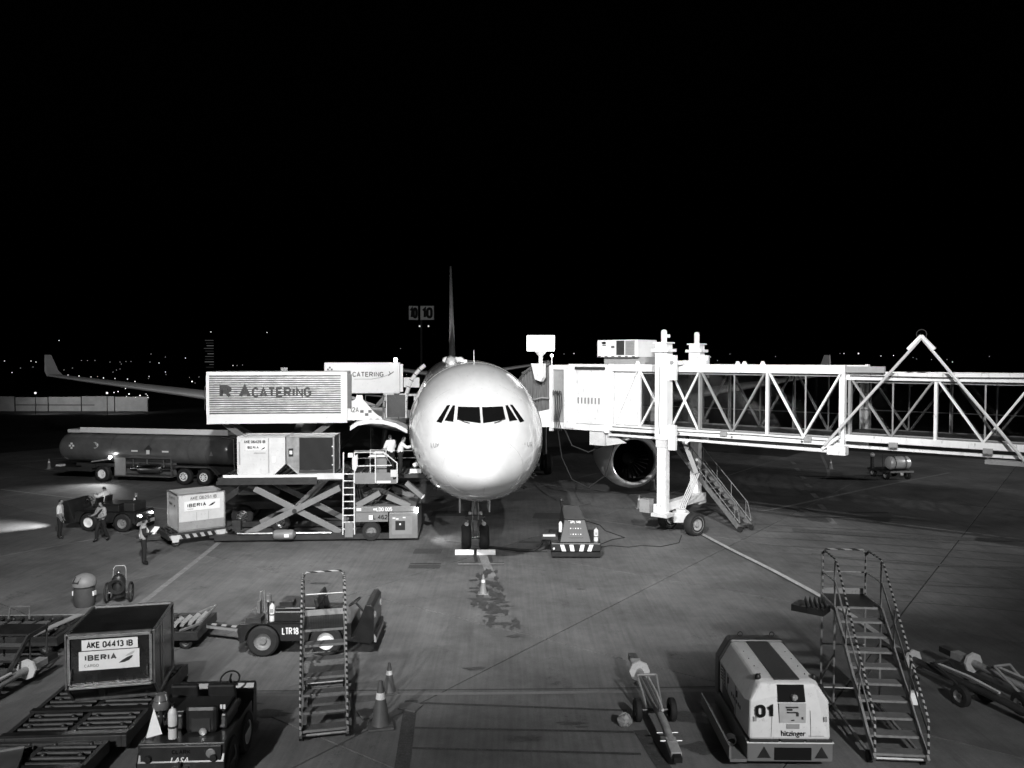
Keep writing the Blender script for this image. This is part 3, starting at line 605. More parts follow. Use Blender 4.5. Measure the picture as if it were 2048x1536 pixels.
# rolling curtain and cab
cf = [BL(1.95, 40.55, 0), BL(4.07, 42.9, 0), BL(2.6, 44.0, 0)]
cab = MB().prism([(-3.1, -1.6), (-6.6, -1.6), (cf[2].x, cf[2].y), (cf[1].x, 1.6), (-3.1, 1.6)], 'z', 4.45, 4.75).build('cab', BW, JB)
MB().prism([(-3.1, -1.6), (-6.6, -1.62), (cf[2].x, cf[2].y), (cf[1].x, 1.6), (-3.1, 1.6)], 'z', 7.4, 7.62).build('roof', BW, cab)
b = MB(); k = 24
for i in range(k):
    a0 = -3.35 - 1.75 * i / k; b.b2(a0 - 1.75 / k * .8, a0, -1.62, -1.55, 4.78, 7.38)
b.b2(-5.1, -3.3, -1.56, -1.53, 4.76, 7.4); b.build('rolling_curtain', BW, cab)
for i in range(7): MB().b2(-3.72 - i * .2, -3.64 - i * .2, -1.64, -1.62, 5.75, 6.05).build('vent_slot', BG, cab)
MB().b2(-3.35, -3.1, -1.66, -1.5, 4.4, 7.66).build('corner_post', BW, cab); MB().b2(-5.75, -5.1, -1.68, -1.5, 4.5, 7.6).build('corner_post', BW, cab, bevel=.03)
MB().b2(-5.05, -3.3, -1.7, -1.5, 7.42, 7.52).build('curtain_header', DGREY, cab); MB().b2(-5.4, -3.3, -1.72, -1.5, 7.55, 7.68).build('header_beam', BW, cab)
MB().b2(-6.5, -5.75, -1.5, -1.4, 4.75, 7.4).build('wall_panel', mat('cab_grey_panel', .3, .5), cab)  # cab wall panel in plain mid grey
MB().b2(-6.66, -6.5, -1.64, -1.48, 4.3, 7.6).build('door_jamb', BW, cab)
b = MB()
for i in range(4):
    x = -6.35 + i * .13; b.tube([(x, -1.72, 6.1 + .1 * (i % 2)), (x + .05, -1.78, 6.35), (x + .12, -1.76, 6.3), (x + .16, -1.74, 5.6), (x + .1 - .05 * i, -1.72, 4.9), (x + .13, -1.72, 4.35)], .022, 6)
b.build('hanging_cable', RUBBER, cab, True)
b = MB(); b.tube([BL(2.6, 40.2, 4.5), BL(3.0, 40.1, 3.6), BL(3.8, 39.8, 3.3), BL(4.6, 39.4, 3.7), BL(4.7, 39.2, 4.4)], .035, 6)
b.tube([BL(2.3, 40.3, 4.4), BL(2.5, 40.2, 3.0), BL(3.0, 40.0, 1.9), BL(3.8, 39.7, 1.55), BL(4.6, 39.4, 2.2), BL(5.0, 38.9, 3.9)], .025, 6); b.build('slack_cable', RUBBER, cab, True)
MB().prism([(-4.3, 3.75), (-3.45, 3.75), (-3.45, 4.4), (-4.3, 4.4)], 'y', -1.5, -1.3).build('junction_box', WHITE_D, cab); MB().prism([(-3.4, 3.75), (-2.3, 3.95), (-3.4, 4.5)], 'y', -1.4, -1.32).build('gusset', WHITE_D, cab)
# pleated canopy against the fuselage
CANV = mat('canopy_canvas', .2, .85, var=.7, scale=3, bump=.3, stretch=(4, 4, .3))  # vertical tone streaks paint in the shading of the pleats
b = MB(); np_ = 22; vs_ = []
Ac, Bc = Vector((1.95, 40.5, 0)), Vector((.35, 40.75, 0))
for i in range(np_ + 1):
    t_ = i / np_; p = Ac.lerp(Bc, t_); p.y += .2 * (i % 2) + .25 * math.sin(math.pi * t_)
    zt = 7.62 - .2 * t_ - .65 * t_ ** 3; zb = 5.35 - .35 * t_
    for zz in (zb, zb + (zt - zb) * .45 + .05 * (i % 2), zt): vs_.append(BL(p.x + .1 * (i % 2), p.y, zz))
    vs_.append(BL(p.x - .02, p.y + 1.7, zt + .28 - .2 * t_)); vs_.append(BL(p.x - .02, p.y + 3.4, zt))
b.add(vs_, [(5 * i + j, 5 * i + 5 + j, 5 * i + 6 + j, 5 * i + 1 + j) for i in range(np_) for j in range(4)])
can = b.build('canopy', CANV, JB)
MB().tube([BL(1.9, 40.38, 5.95), BL(1.5, 40.5, 5.98), BL(1.0, 40.62, 5.85)], .03, 6).build('canopy_strap', LGREY, can)
MB().tube([BL(1.9, 40.4, 7.66), BL(1.2, 40.55, 7.62), BL(.5, 40.75, 7.2)], .04, 6).build('canopy_hoop', GREY, can)
b = MB(); b.add([BL(.5, 40.5, 4.5), BL(1.95, 40.4, 4.5), BL(1.95, 40.4, 5.4), BL(.5, 40.5, 5.1), BL(.5, 43.8, 4.5), BL(2.2, 43.8, 4.5)], [(0, 1, 2, 3), (0, 4, 5, 1)]); b.build('cab_sill', BW, JB)
# light board on the cab
o = BL(1.45, 40.55, 0)
MB().beam((o.x, o.y, 7.6), (o.x, o.y, 8.35), .14).build('lamp_post', BW, JB)
lb = MB().box((o.x, o.y, 8.72), (1.38, .25, .78), R(40)).build('light_board', emit('light_board', 5.0), JB)
MB().box((o.x, o.y, 8.72), (1.3, .3, .7), R(40)).build('light_board_back', WHITE, lb)
b = MB(); b.lathe([(.06, 0), (.3, .3), (.02, .32)], (o.x, o.y, 8.0), (0, 0, 1), 10); b.build('lamp_funnel', BW, JB)
o2 = BL(2.0, 40.4, 0); MB().cyl((o2.x, o2.y, 7.6), (o2.x, o2.y, 8.05), .03).build('signal_post', BW, JB); MB().ball((o2.x, o2.y, 8.1), .08).build('signal_lamp', LAMP_S, JB, True)
MB().prism([(o.x - .1, 6.9), (o.x + .25, 6.8), (o.x + .4, 7.0), (o.x + .4, 7.7), (o.x - .35, 7.7)], 'y', o.y - .35, o.y - .1).build('lamp_bracket', BW, JB)
# roof air conditioner
ac = MB().b2(-4.0, -1.75, -1.3, .5, 8.02, 8.84).build('air_conditioner', WHITE, JB, bevel=.02)
MB().b2(-3.8, -1.5, -1.0, .3, 7.68, 8.02).build('unit_curb', LGREY, ac)
MB().b2(-2.9, -2.47, -1.33, -1.3, 8.12, 8.8).build('coil_grille', DGREY, ac); MB().b2(-2.4, -1.9, -1.33, -1.3, 8.12, 8.8).build('coil_grille', LGREY, ac)
for k in range(9): MB().b2(-2.36, -1.94, -1.345, -1.33, 8.16 + k * .07, 8.18 + k * .07).build('louvre', GALV, ac)
MB().prism([(-3.62 + .13 * math.cos(a * .524), 8.7 + .055 * math.sin(a * .524)) for a in range(12)], 'y', -1.315, -1.3).build('badge', INK, ac)
MB().b2(-3.7, -3.5, -1.315, -1.3, 8.56, 8.62).build('label_plate', GREY, ac); MB().b2(-3.2, -3.02, -1.315, -1.3, 8.45, 8.56).build('label_plate', GREY, ac)
for k in range(6): MB().b2(-3.95 + k * .38, -3.8 + k * .38, -1.31, -1.28, 8.03, 8.07).build('fork_slot', BLACK, ac)
# lifting A frame over the tunnel
b = MB()
for (x, z) in ((7.1, 4.55), (13.9, 4.35)): b.tube([(10.5, -1.85, 8.72), (x, -1.95, z)], .055, 8)
fr = b.build('cable_hoist', mat('hoist_grey_white', .55, .45, var=.1), JB, True)
b = MB(); b.beam((10.05, -1.85, 8.3), (10.5, -1.85, 8.8), .16, .1); b.beam((10.95, -1.85, 8.3), (10.5, -1.85, 8.8), .16, .1); b.build('hoist_head', BW, fr)
MB().ring((10.5, -1.85, 8.85), (0, 1, 0), .17, .02, 20, 6).build('hoist_loop', RUBBER, fr, True)
b = MB(); b.b2(7.2, 7.9, -1.95, -1.55, 4.2, 4.55); b.beam((7.0, -1.85, 4.4), (7.6, -1.85, 4.9), .12); b.build('hoist_foot', BW, fr)
b = MB(); b.b2(12.6, 14.6, -1.9, -1.45, 4.28, 4.42); b.build('hoist_foot', LGREY, fr)
# lift columns, cross beam, bogie
for y, sg in ((-2.15, -1), (1.9, 1)):
    c = MB().b2(-.38, .2, y - .29, y + .29, 4.35, 8.25).build('lift_column', BW, JB, bevel=.02); c.location = (.2 if sg < 0 else -.25, 0, 0)
    b = MB(); b.b2(-.5, .32, y - .4, y + .4, 8.25, 8.38); b.b2(-.36, .18, y - .28, y + .28, 8.38, 8.62); b.b2(-.44, .26, y - .34, y + .34, 8.62, 8.68); b.build('column_cap', BW, c)
    b = MB(); b.cyl((-.09, y, 8.68), (-.09, y, 9.14), .13, n=12); b.cyl((-.09, y, 8.95), (.18 * -sg, y, 8.95), .08, n=10); b.lathe([(.13, 9.14), (.1, 9.22), (.02, 9.24)], (-.09, y, 0), (0, 0, 1), 12); b.build('lift_motor', BW, c, True)
    b = MB(); b.b2(.2, .52, y - .08, y + .12, 7.0, 8.1); b.build('bracket', BW, c); b = MB(); b.b2(.2, .52, y - .08, y + .12, 3.9, 5.0); b.build('bracket', BW, c); b = MB(); b.b2(-.62, .62, y - sg * .4 - .1, y - sg * .4 + .1, 7.68, 7.86); b.build('bracket', BW, c)
    MB().cyl((.36, y - .15, 7.78), (.36, y + .15, 7.78), .09, n=12).build('pivot_pin', LGREY, c)
    b = MB(); b.b2(-.3, .12, y - .2, y + .2, .95, 4.1); b.build('inner_column', BW, c, bevel=.015)
    b = MB(); b.b2(-.34, .16, y - .24, y + .24, 4.0, 4.36); b.build('column_collar', WHITE_D, c)
    MB().b2(-.5, .3, y - .36, y + .36, .9, 1.05).build('base_plate', WHITE_D, c)
MB().b2(-.3, .12, -2.3, 2.1, 1.05, 1.42).build('cross_beam', BW, JB, bevel=.02)
b = MB(); b.b2(-.95, -.45, -2.4, -2.0, 1.0, 1.6); b.build('control_box', LGREY, JB)
MB().tube([(.05, -2.46, 7.6), (.08, -2.47, 6.5), (.03, -2.46, 5.2), (.1, -2.47, 4.6)], .02, 5).build('conduit', LGREY, JB)
b = MB(); b.beam((.35, -.9, 4.5), (.95, -.6, 2.75), .3, .2); b.build('cable_arm', LGREY, JB); b = MB()
for d_ in (-.13, -.04, .05, .14): b.tube([(.95 + d_, -.6, 2.75), (.7 + d_, -.62, 2.1), (.35 + d_, -.65, 1.3), (.2 + d_, -.7, .8)], .03, 6)
b.build('hose_bundle', WHITE_D, JB, True)
w1, w2 = BL(7.3, 37.35, .52), BL(8.2, 35.9, .52); ax = (w2 - w1).normalized()
MB().cyl(w1, w2, .16, n=12).build('axle', STEEL, JB, True); mid = (w1 + w2) / 2
b = MB(); b.box((mid.x, mid.y, .72), (.75, .75, .45), .6); b.cyl((mid.x, mid.y, .7), (mid.x, mid.y, 1.05), .24); b.build('bogie', WHITE_D, JB, bevel=.02)
for i, w in enumerate((w1, w2)):
    wh = MB().lathe([(.26, -.2), (.46, -.22), (.52, -.15), (.53, 0), (.52, .15), (.46, .22), (.26, .2)], w, ax, 32, cap=False).build('wheel', RUBBER, JB, True)
    MB().lathe([(.02, .2), (.1, .2), (.12, .1), (.22, .08), (.34, .18), (.36, .215), (.3, .18), (.02, .02)], w, ax, 24).build('rim', LGREY, wh, True)
# service stair behind the columns
S0, S1 = BL(10.75, 36.75, .15), BL(7.75, 40.6, 4.5); dv = S1 - S0; side = Vector((dv.y, -dv.x, 0)).normalized() * .42
sst = MB(); sst.beam(S0 + side, S1 + side, .06, .22); sst.beam(S0 - side, S1 - side, .06, .22); sst = sst.build('service_stair', GALV, JB)
for i in range(17):
    p = S0 + dv * ((i + .6) / 17.5); MB().box(p, (.82, .24, .035), math.atan2(side.y, side.x)).build('step', GREY, sst)
for s_ in (1, -1):
    b = MB(); up = Vector((0, 0, .95)); b.tube([S0 + side * s_ + up * .35, S0 + side * s_ + dv * .04 + up, S1 + side * s_ + up], .022, 6); b.tube([S0 + side * s_ + up * .3, S1 + side * s_ + up * .5], .016, 6)
    for k in range(6): q = S0 + side * s_ + dv * (.06 + .17 * k); b.cyl(q, q + up, .018, n=6)
    b.build('stair_rail', GALV, sst)
for s_ in (1, -1): MB().lathe([(.02, -.04), (.13, -.04), (.13, .04), (.02, .04)], S0 + side * s_ + Vector((0, 0, 0)), tuple(side), 14).build('caster', RUBBER, sst)

# ---------------------------------------------------------------- catering trucks
def wheel(parent, c, ax, r=.5, w=.3, rim=LABEL, hole=True):
    wh = MB().lathe([(r * .55, -w / 2), (r * .88, -w / 2), (r, -w / 3), (r, w / 3), (r * .88, w / 2), (r * .55, w / 2)], c, ax, 28, cap=False).build('wheel', RUBBER, parent, True)
    rm = MB().lathe([(.02, w * .28), (r * .2, w * .3), (r * .24, w * .1), (r * .42, w * .12), (r * .54, w * .38), (r * .58, w * .5), (r * .55, w * .3), (.02, -w * .2)], c, ax, 24).build('rim', rim, wh, True)
    a, u, d = basis(ax)
    return wh
def catering(loc, rz, L, W, z0, z1, ribbed, label, ext):
    t = thing('catering_truck', label, 'catering truck', loc, rz)
    bx = MB().b2(0, L, .03, W, z0, z1).build('box_body', WHITE if not ribbed else mat('box_alu_skin', .19, .25, metal=.55, var=.7, scale=1.6, stretch=(.6, 1, 3)), t)  # uneven tone paints mottled reflections into the ribbed box skin
    fr = MB(); e = .1
    fr.b2(-.02, L + .02, -.03, .06, z1 - .14, z1 + .02); fr.b2(-.02, L + .02, -.03, .06, z0 - .03, z0 + (.42 if ribbed else .1)); fr.b2(-.03, .1, -.04, .06, z0 + .42 * ribbed + .11 * (not ribbed), z1 - .14); fr.b2(L - .28, L + .02, -.04, .06, z0 + .42 * ribbed + .11 * (not ribbed), z1 - .14)
    fr.b2(-.02, L + .02, -.02, W + .02, z1 + .005, z1 + .03); fr.build('box_frame', WHITE, bx)
    if ribbed:
        k = 17
        for i in range(k):
            z = z0 + .46 + (z1 - z0 - .64) * (i + .5) / k; MB().b2(.1, L - .28, .0, .035, z - .028, z + .028).build('side_rib', mat('rib_alu', .75, .3, metal=.45, var=.3, scale=2.2, stretch=(1, 1, 1)), bx, bevel=.012)
        for z in (z0 + .85, z1 - .9): MB().tube([(-.02, .3, z - .25), (-.18, .3, z - .25), (-.18, .3, z + .25), (-.02, .3, z + .25)], .02, 6).build('grab_rail', STEEL, bx)
    # chassis, scissors, cab facing the airliner
    ch = MB(); ch.b2(.1, L + 2.2, .5, .65, .75, 1.0); ch.b2(.1, L + 2.2, W - .65, W - .5, .75, 1.0); ch.b2(.1, L - .2, .2, W - .2, 1.02, 1.15); ch.build('chassis', DGREY, t)
    for y in (.55, W - .55):
        MB().beam((.6, y, 1.2), (L - .8, y, z0 - .05), .12, .26).build('scissor_arm', GREY, t); MB().beam((.6, y + .14, z0 - .05), (L - .8, y + .14, 1.2), .12, .26).build('scissor_arm', GREY, t)
    cb = MB(); cb.prism([(L + .1, .8), (L + 2.2, .8), (L + 2.2, 1.7), (L + 1.7, 2.6), (L + .1, 2.6)], 'y', .15, W - .15); cb = cb.build('cab', DGREY, t, bevel=.06)
    MB().prism([(L + .45, 1.75), (L + 1.95, 1.75), (L + 1.6, 2.45), (L + .45, 2.45)], 'y', .1, .16).build('side_window', COCK, cb)
    MB().beam((L + .9, -.25, 2.5), (L + .9, .15, 2.4), .04).build('mirror_arm', DGREY, cb); MB().b2(L + .8, L + 1.0, -.3, -.22, 1.9, 2.5).build('mirror', DGREY, cb)
    for x in (1.5, L + 1.2):
        for y, a in ((.28, (0, -1, 0)), (W - .28, (0, 1, 0))): wheel(t, (x, y, .5), a, .5, .32, ALU if ribbed else LGREY)
    return t
CT = catering((-14.25, 37.5, 0), R(7), 6.42, 2.45, 4.92, 7.3, True, 'catering truck with raised ribbed aluminium box nearest the loader', 1)
block('R·A', .58, (1.28, -.02, 6.4), DGREY, CT, t=.26, sx=1.15); block('CATERING', .46, (3.4, -.02, 6.36), DGREY, CT, t=.22, sx=.92)
# front platform of the near truck: sloping side panel, deck, canopy lip that touches the airliner
L_ = 6.42
MB().b2(L_ + .02, L_ + .22, .0, .2, 5.6, 7.2).build('corner_post', GREY, CT)
pl = MB().prism([(L_ + .02, 5.0), (L_ + 1.75, 5.0), (L_ + 1.3, 5.35), (L_ + .75, 6.0), (L_ + .72, 6.2), (L_ + .45, 6.2), (L_ + .4, 6.0), (L_ + .02, 5.85)], 'y', .1, .18).build('platform_side', WHITE, CT)
for i, (x, z) in enumerate(((.62, 5.35), (.84, 5.2), (1.0, 5.35))): MB().b2(L_ + x, L_ + x + .16, .085, .1, z, z + .13).build('checker_patch', GREY, pl)
block('12A', .24, (L_ + .34, .085, 5.5), DGREY, CT, t=.14, sx=.8)
b = MB(); prof = [(L_ + .15, 4.72), (L_ + .5, 4.95), (L_ + 1.1, 5.05), (L_ + 1.7, 5.02), (L_ + 2.3, 4.85), (L_ + 2.85, 4.55)]
b.prism(prof + [(x, z - .2) for x, z in prof[::-1]], 'y', -.15, 2.3); dk = b.build('platform_deck', WHITE, CT)
for i in range(5): MB().b2(L_ + 1.05 + i * .3, L_ + 1.2 + i * .3, -.05 - .0 * i, .1, 5.052 - .02 * i * i * .35, 5.075 - .02 * i * i * .35).build('checker_patch', LGREY, dk)
b = MB(); b.tube([(L_ + .75, 2.2, 5.0), (L_ + .75, 2.2, 6.1), (L_ + 2.4, 2.2, 6.0), (L_ + 2.4, 2.2, 4.9)], .03, 6); b.tube([(L_ + .75, 2.2, 5.6), (L_ + 2.4, 2.2, 5.5)], .025, 6); b.tube([(L_ + 1.7, .3, 5.05), (L_ + 1.7, .3, 6.1), (L_ + .75, 2.2, 6.1)], .03, 6); b.build('platform_rail', GREY, CT)
MB().b2(L_ + 1.7, L_ + 1.76, .3, .36, 5.05, 6.2).build('striped_post', HAZ, CT)
MB().b2(L_ + 1.85, L_ + 2.75, 1.2, 1.26, 5.05, 6.15).build('dark_screen', DGREY, CT); MB().tube([(L_ + 1.82, 1.2, 5.0), (L_ + 1.82, 1.2, 6.2), (L_ + 2.78, 1.2, 6.2), (L_ + 2.78, 1.2, 5.0)], .03, 6).build('screen_frame', WHITE, CT)
MB().b2(3.0, 3.3, 2.3, 2.5, 7.34, 7.5).build('added_roof_lamp', LENS, CT); spot('added_roof_light', (3.15, 2.7, 7.5), (4.6, 18, 6.4), 2600, 70, .8, .1, CT)  # unseen lamp added on the roof to brighten the truck behind
# rear truck
CT2 = catering((-12.95, 55.6, 0), R(6), 5.1, 2.4, 5.55, 7.62, False, 'plain white catering truck box further back beside the airliner tail side', 0)
block('R·A', .4, (1.05, -.035, 6.85), DGREY, CT2, t=.2, sx=1.1); block('CATERING', .34, (2.95, -.035, 6.83), DGREY, CT2, t=.17)
b = MB(); b.tube([(2.0, -.02, 6.5), (3.2, -.02, 6.5), (3.9, -.02, 6.62), (4.35, -.02, 6.8)], .012, 5); b.build('trail_line', GREY, CT2)
MB().add([(4.3, -.034, 6.78), (4.36, -.034, 6.72), (4.75, -.034, 7.0), (4.8, -.034, 7.08), (4.7, -.034, 7.04), (4.5, -.034, 6.9), (4.42, -.034, 7.05), (4.38, -.034, 7.03), (4.44, -.034, 6.86)], [tuple(range(9))]).build('plane_emblem', GREY, CT2)
for i in range(4):
    for j in range(3):
        if (i + j) % 2 == 0: MB().b2(.15 + .13 * j, .27 + .13 * j, -.034, -.03, 6.75 + .13 * i + .1, 6.87 + .13 * i + .1).build('checker_patch', GREY, CT2)
MB().b2(4.72, 4.98, -.12, .0, 5.6, 7.75).build('corner_lamp_post', WHITE, CT2); MB().ball((4.85, -.08, 7.85), .14).build('corner_lamp', LAMP, CT2, True)
b = MB(); b.b2(5.1, 7.1, .2, 2.2, 5.3, 5.42); b.build('platform_deck', WHITE_D, CT2); MB().b2(5.15, 5.35, .1, .3, 5.6, 7.55).build('corner_post', WHITE, CT2)
b = MB(); b.b2(5.4, 6.5, .2, .26, 5.9, 6.6); b.build('platform_side', WHITE_D, CT2); MB().b2(4.0, 4.7, -.06, .0, 5.0, 5.5).build('louvre_panel', WHITE, CT2)
for k in range(6): MB().b2(4.04, 4.66, -.08, -.06, 5.06 + k * .07, 5.1 + k * .07).build('louvre', LGREY, CT2)
for y0 in (.2, 2.0):                                  # padded hoops that follow the fuselage
    pts = []
    for i in range(9):
        a = R(-12 + i * 9); pts.append((7.9 - 2.75 * math.cos(a) + .35, y0, 4.6 + 3.3 * math.sin(a)))
    MB().tube(pts, .14, 8).build('padded_hoop', WHITE, CT2, True)
    for i in range(1, 8): d = Vector(pts[i + 1 if i < 8 else i]) - Vector(pts[i - 1]); MB().cyl(Vector(pts[i]) - d.normalized() * .025, Vector(pts[i]) + d.normalized() * .025, .155, n=8).build('hoop_band', DGREY, CT2)
MB().b2(6.1, 6.9, .4, .9, 4.4, 5.25).build('trolley', WHITE_D, CT2)
MB().beam((1.0, .4, 5.5), (3.4, .4, 4.6), .1, .2).build('scissor_arm', LGREY, CT2)

# ---------------------------------------------------------------- fuel tanker
FT = thing('fuel_tanker', 'long dark fuel tanker parked behind the loader on the left', 'fuel truck', (-28.9, 52.0, 0), R(-11.5))
TK = mat('tank_paint', .2, .25, var=.25, scale=1, metal=.4, coat=.3)
prof = []
def ellipse_tank(x0, x1, a, bz, zc, yc):
    b = MB(); n = 36; xs = [x0, x0 + .05, x0 + .2, x0 + .5, x1 - .5, x1 - .2, x1 - .05, x1]; sc = [.75, .9, .97, 1, 1, .97, .9, .75]; v = []
    for x, s in zip(xs, sc): v += [(x, yc + a * s * math.cos(2 * math.pi * k / n), zc + bz * s * math.sin(2 * math.pi * k / n)) for k in range(n)]
    b.add(v, [(i * n + k, i * n + (k + 1) % n, (i + 1) * n + (k + 1) % n, (i + 1) * n + k) for i in range(7) for k in range(n)] + [tuple(range(n)), tuple(7 * n + k for k in range(n))]); return b
tank = ellipse_tank(-.75, 11.4, 1.22, 1.0, 2.1, 1.25).build('tank', TK, FT, True)
for x in (3.2, 6.0, 8.7, 9.9): MB().ring((0, 0, 0), (1, 0, 0), 1, .01, 4, 4); MB().tube([(x, 1.25 + 1.225 * math.cos(t), 2.1 + 1.005 * math.sin(t)) for t in [6.2832 * k / 40 for k in range(40)]], .012, 5, True).build('tank_band', DGREY, tank)
MB().b2(-.4, 11.2, .55, 1.95, 3.08, 3.3).build('top_walkway', WHITE_D, FT, bevel=.03); MB().b2(.6, 11.2, .5, .56, 3.12, 3.45).build('walkway_coaming', LABEL, FT)
MB().b2(9.9, 11.6, .4, 2.1, .6, 1.0).build('rear_frame', DGREY, FT); fr = MB(); fr.b2(.4, 11.6, .35, .55, .95, 1.15); fr.b2(.4, 11.6, 1.95, 2.15, .95, 1.15); fr.build('chassis', DGREY, FT)
wheel(FT, (2.6, .1, .52), (0, -1, 0), .52, .35, LABEL); wheel(FT, (2.6, 2.4, .52), (0, 1, 0), .52, .35, LABEL)
for x in (8.45, 9.85):
    wheel(FT, (x, .1, .52), (0, -1, 0), .52, .35, LABEL); wheel(FT, (x, 2.4, .52), (0, 1, 0), .52, .35, LABEL)
    for k in range(8): a = k * .785; MB().cyl((x + .17 * math.cos(a), -.12, .52 + .17 * math.sin(a)), (x + .17 * math.cos(a), -.09, .52 + .17 * math.sin(a)), .035, n=8).build('wheel_nut', BLACK, FT)
b = MB(); b.beam((8.0, -.05, 1.15), (10.4, -.05, 1.15), .4, .05); b.beam((10.4, -.05, 1.15), (10.9, -.05, .7), .4, .05); b.build('mudguard', GREY, FT)
cbn = MB(); cbn.b2(3.5, 7.6, -.05, .05, .42, .5); cbn.b2(3.5, 3.56, -.05, .05, .5, 1.6); cbn.b2(7.54, 7.6, -.05, .05, .5, 1.6); cbn.b2(3.5, 7.6, -.05, .05, 1.6, 1.66); cbn.b2(3.6, 7.5, .6, .65, .5, 1.6); cbn.b2(3.5, 7.6, .05, .6, .44, .48); cbn = cbn.build('pump_bay', GREY, FT)
MB().b2(3.56, 4.3, -.04, .02, .5, 1.6).build('bay_door', LGREY, cbn)
pm = MB(); pm.lathe([(.02, 4.9), (.2, 5.0), (.3, 5.15), (.3, 6.5), (.2, 6.7), (.02, 6.75)], (0, .25, .95), (1, 0, 0), 20); pm.cyl((4.5, .25, .95), (5.0, .25, .95), .12); pm.cyl((6.7, .25, .95), (7.4, .25, .95), .11); pm.build('filter_vessel', ALU, cbn, True)
for x in (4.7, 5.7, 6.9): MB().cyl((x, .2, .95), (x, .2, 1.5), .04, n=8).build('riser_pipe', STEEL, cbn)
sg = MB(); sg.add([(5.6, .025, 2.15), (5.95, .012, 2.55 - .1), (6.2, .02, 2.2), (5.9, .02, 1.75)], [(0, 1, 2, 3)]); sg.build('hazard_placard', DGREY, tank)
MB().b2(5.78, 6.02, .008, .012, 1.86, 2.12).build('placard_label', LABEL, tank)
MB().prism([(2.05 + .2 * math.cos(a * .3), 2.35 + .2 * math.sin(a * .3)) for a in range(-7, 8)] + [(2.15 + .13 * math.cos(a * .3), 2.35 + .15 * math.sin(a * .3)) for a in range(6, -7, -1)], 'y', .03, .06).build('crescent_emblem', LABEL, tank)
for x, z in ((.32, 2.42), (.2, 2.28), (.44, 2.28), (.32, 2.14)): MB().b2(x - .07, x + .07, .03, .05, z - .06, z + .06).build('checker_patch', LABEL, tank)
for x in (4.7, 6.9): MB().b2(x, x + .45, .02, .045, 2.0, 2.1).build('warning_strip', LABEL, tank)
MB().prism([(10.2, 1.85), (10.45, 1.85), (10.325, 2.15)], 'y', .02, .04).build('warning_triangle', LGREY, tank)
b = MB(); b.b2(-1.3, 1.6, .3, 2.2, .6, .85); b.b2(.9, 1.9, .2, 2.3, .85, 1.1); b.build('coupling_frame', DGREY, FT); MB().b2(-1.3, -.9, .5, .9, .85, .95).build('tail_marker', LABEL, FT)
b = MB(); b.tube([(10.9, .3, 3.0), (11.7, .3, 2.9), (11.75, .3, .9)], .03, 6); b.tube([(10.9, .9, 3.0), (11.7, .9, 2.9), (11.75, .9, .9)], .03, 6)
for k in range(6): b.cyl((11.73, .3, 1.1 + k * .3), (11.73, .9, 1.1 + k * .3), .02, n=6)
b.build('ladder', GALV, FT)
MB().ball((3.3, -.15, 1.62), .1).build('work_lamp', LAMP, FT, True); spot('work_light', (3.3, -.3, 1.6), (3.0, -3.5, 0), 500, 120, .8, .08, FT)
MB().beam((1.9, -.1, 1.3), (3.2, -.1, 1.5), .08).build('lamp_arm', LGREY, FT)
# ---------------------------------------------------------------- cargo loader
LD = thing('cargo_loader', 'scissor lift cargo loader raised beside the forward hold door', 'cargo loader', (-12.85, 34.5, 0), R(3.2))
LF = mat('loader_grey', .2, .45, var=.15, scale=2, wear=.3, wearv=.14)
LDK = mat('loader_dark', .03, .45, var=.3, scale=3)
dk = MB().b2(.15, 5.5, 0, 3.0, 2.66, 2.8).build('main_platform', LDK, LD)
MB().b2(.4, 4.4, -.06, .0, 2.82, 2.93).build('edge_strip', LABEL, dk); MB().b2(4.4, 5.5, -.06, .0, 2.72, 2.98).build('edge_plate', WHITE_D, dk); MB().b2(.1, 4.4, -.05, .05, 2.5, 2.66).build('side_channel', LDK, dk)
for i in range(17): MB().cyl((.35 + i * .3, .15, 2.85), (.35 + i * .3, 2.85, 2.85), .045, n=8).build('roller', STEEL, dk, True)
for y in (.1, 2.6):
    MB().beam((1.3, y, .32), (5.35, y, 2.32), .12, .26).build('scissor_arm', LF, LD, bevel=.01); MB().beam((1.65, y + .16, 2.3), (5.35, y + .16, .34), .12, .26).build('scissor_arm', LF, LD, bevel=.01)
MB().cyl((3.4, -.05, 1.34), (3.4, 2.9, 1.34), .09, n=12).build('scissor_pin', LDK, LD)
b = MB(); b.b2(.0, 8.6, -.1, .12, .1, .34); b.b2(0, 8.6, 2.7, 2.9, .1, .34); b.b2(0, .2, .12, 2.7, .1, .3); b.b2(5.4, 5.6, .12, 2.7, .12, .5); b.build('base_frame', LDK, LD)
MB().tube([(1.0, -.14, .4), (5.0, -.14, .4)], .05, 8).build('hydraulic_rod', STEEL, LD, True)
MB().lathe([(.05, 2.5), (.2, 2.6), (.22, 2.8), (.22, 3.3), (.2, 3.4), (.05, 3.5)], (0, -.2, .36), (1, 0, 0), 16).build('drive_motor', LF, LD, True); MB().b2(3.05, 3.25, -.43, -.41, .28, .42).build('motor_label', LABEL, LD)
# feeder arm towards the dolly
b = MB(); b.beam((-.2, .6, .25), (1.1, .9, .75), .25, .12); b.b2(-.3, .5, .2, 1.2, .15, .3); b.b2(.75, 1.1, .0, .3, .5, .95); b.build('transfer_arm', LDK, LD)
# ladder
b = MB(); b.cyl((5.5, -.12, .3), (5.55, -.12, 3.9), .03, n=6); b.cyl((6.0, -.12, .3), (6.0, -.12, 2.9), .03, n=6); lad = b.build('ladder', WHITE, LD)
for k in range(9): MB().cyl((5.52, -.12, .55 + k * .3), (6.0, -.12, .55 + k * .3), .025, n=6).build('rung', WHITE, lad)
b = MB(); b.b2(5.6, 5.95, -.2, -.02, .2, .85); b.build('step_box', LF, LD)
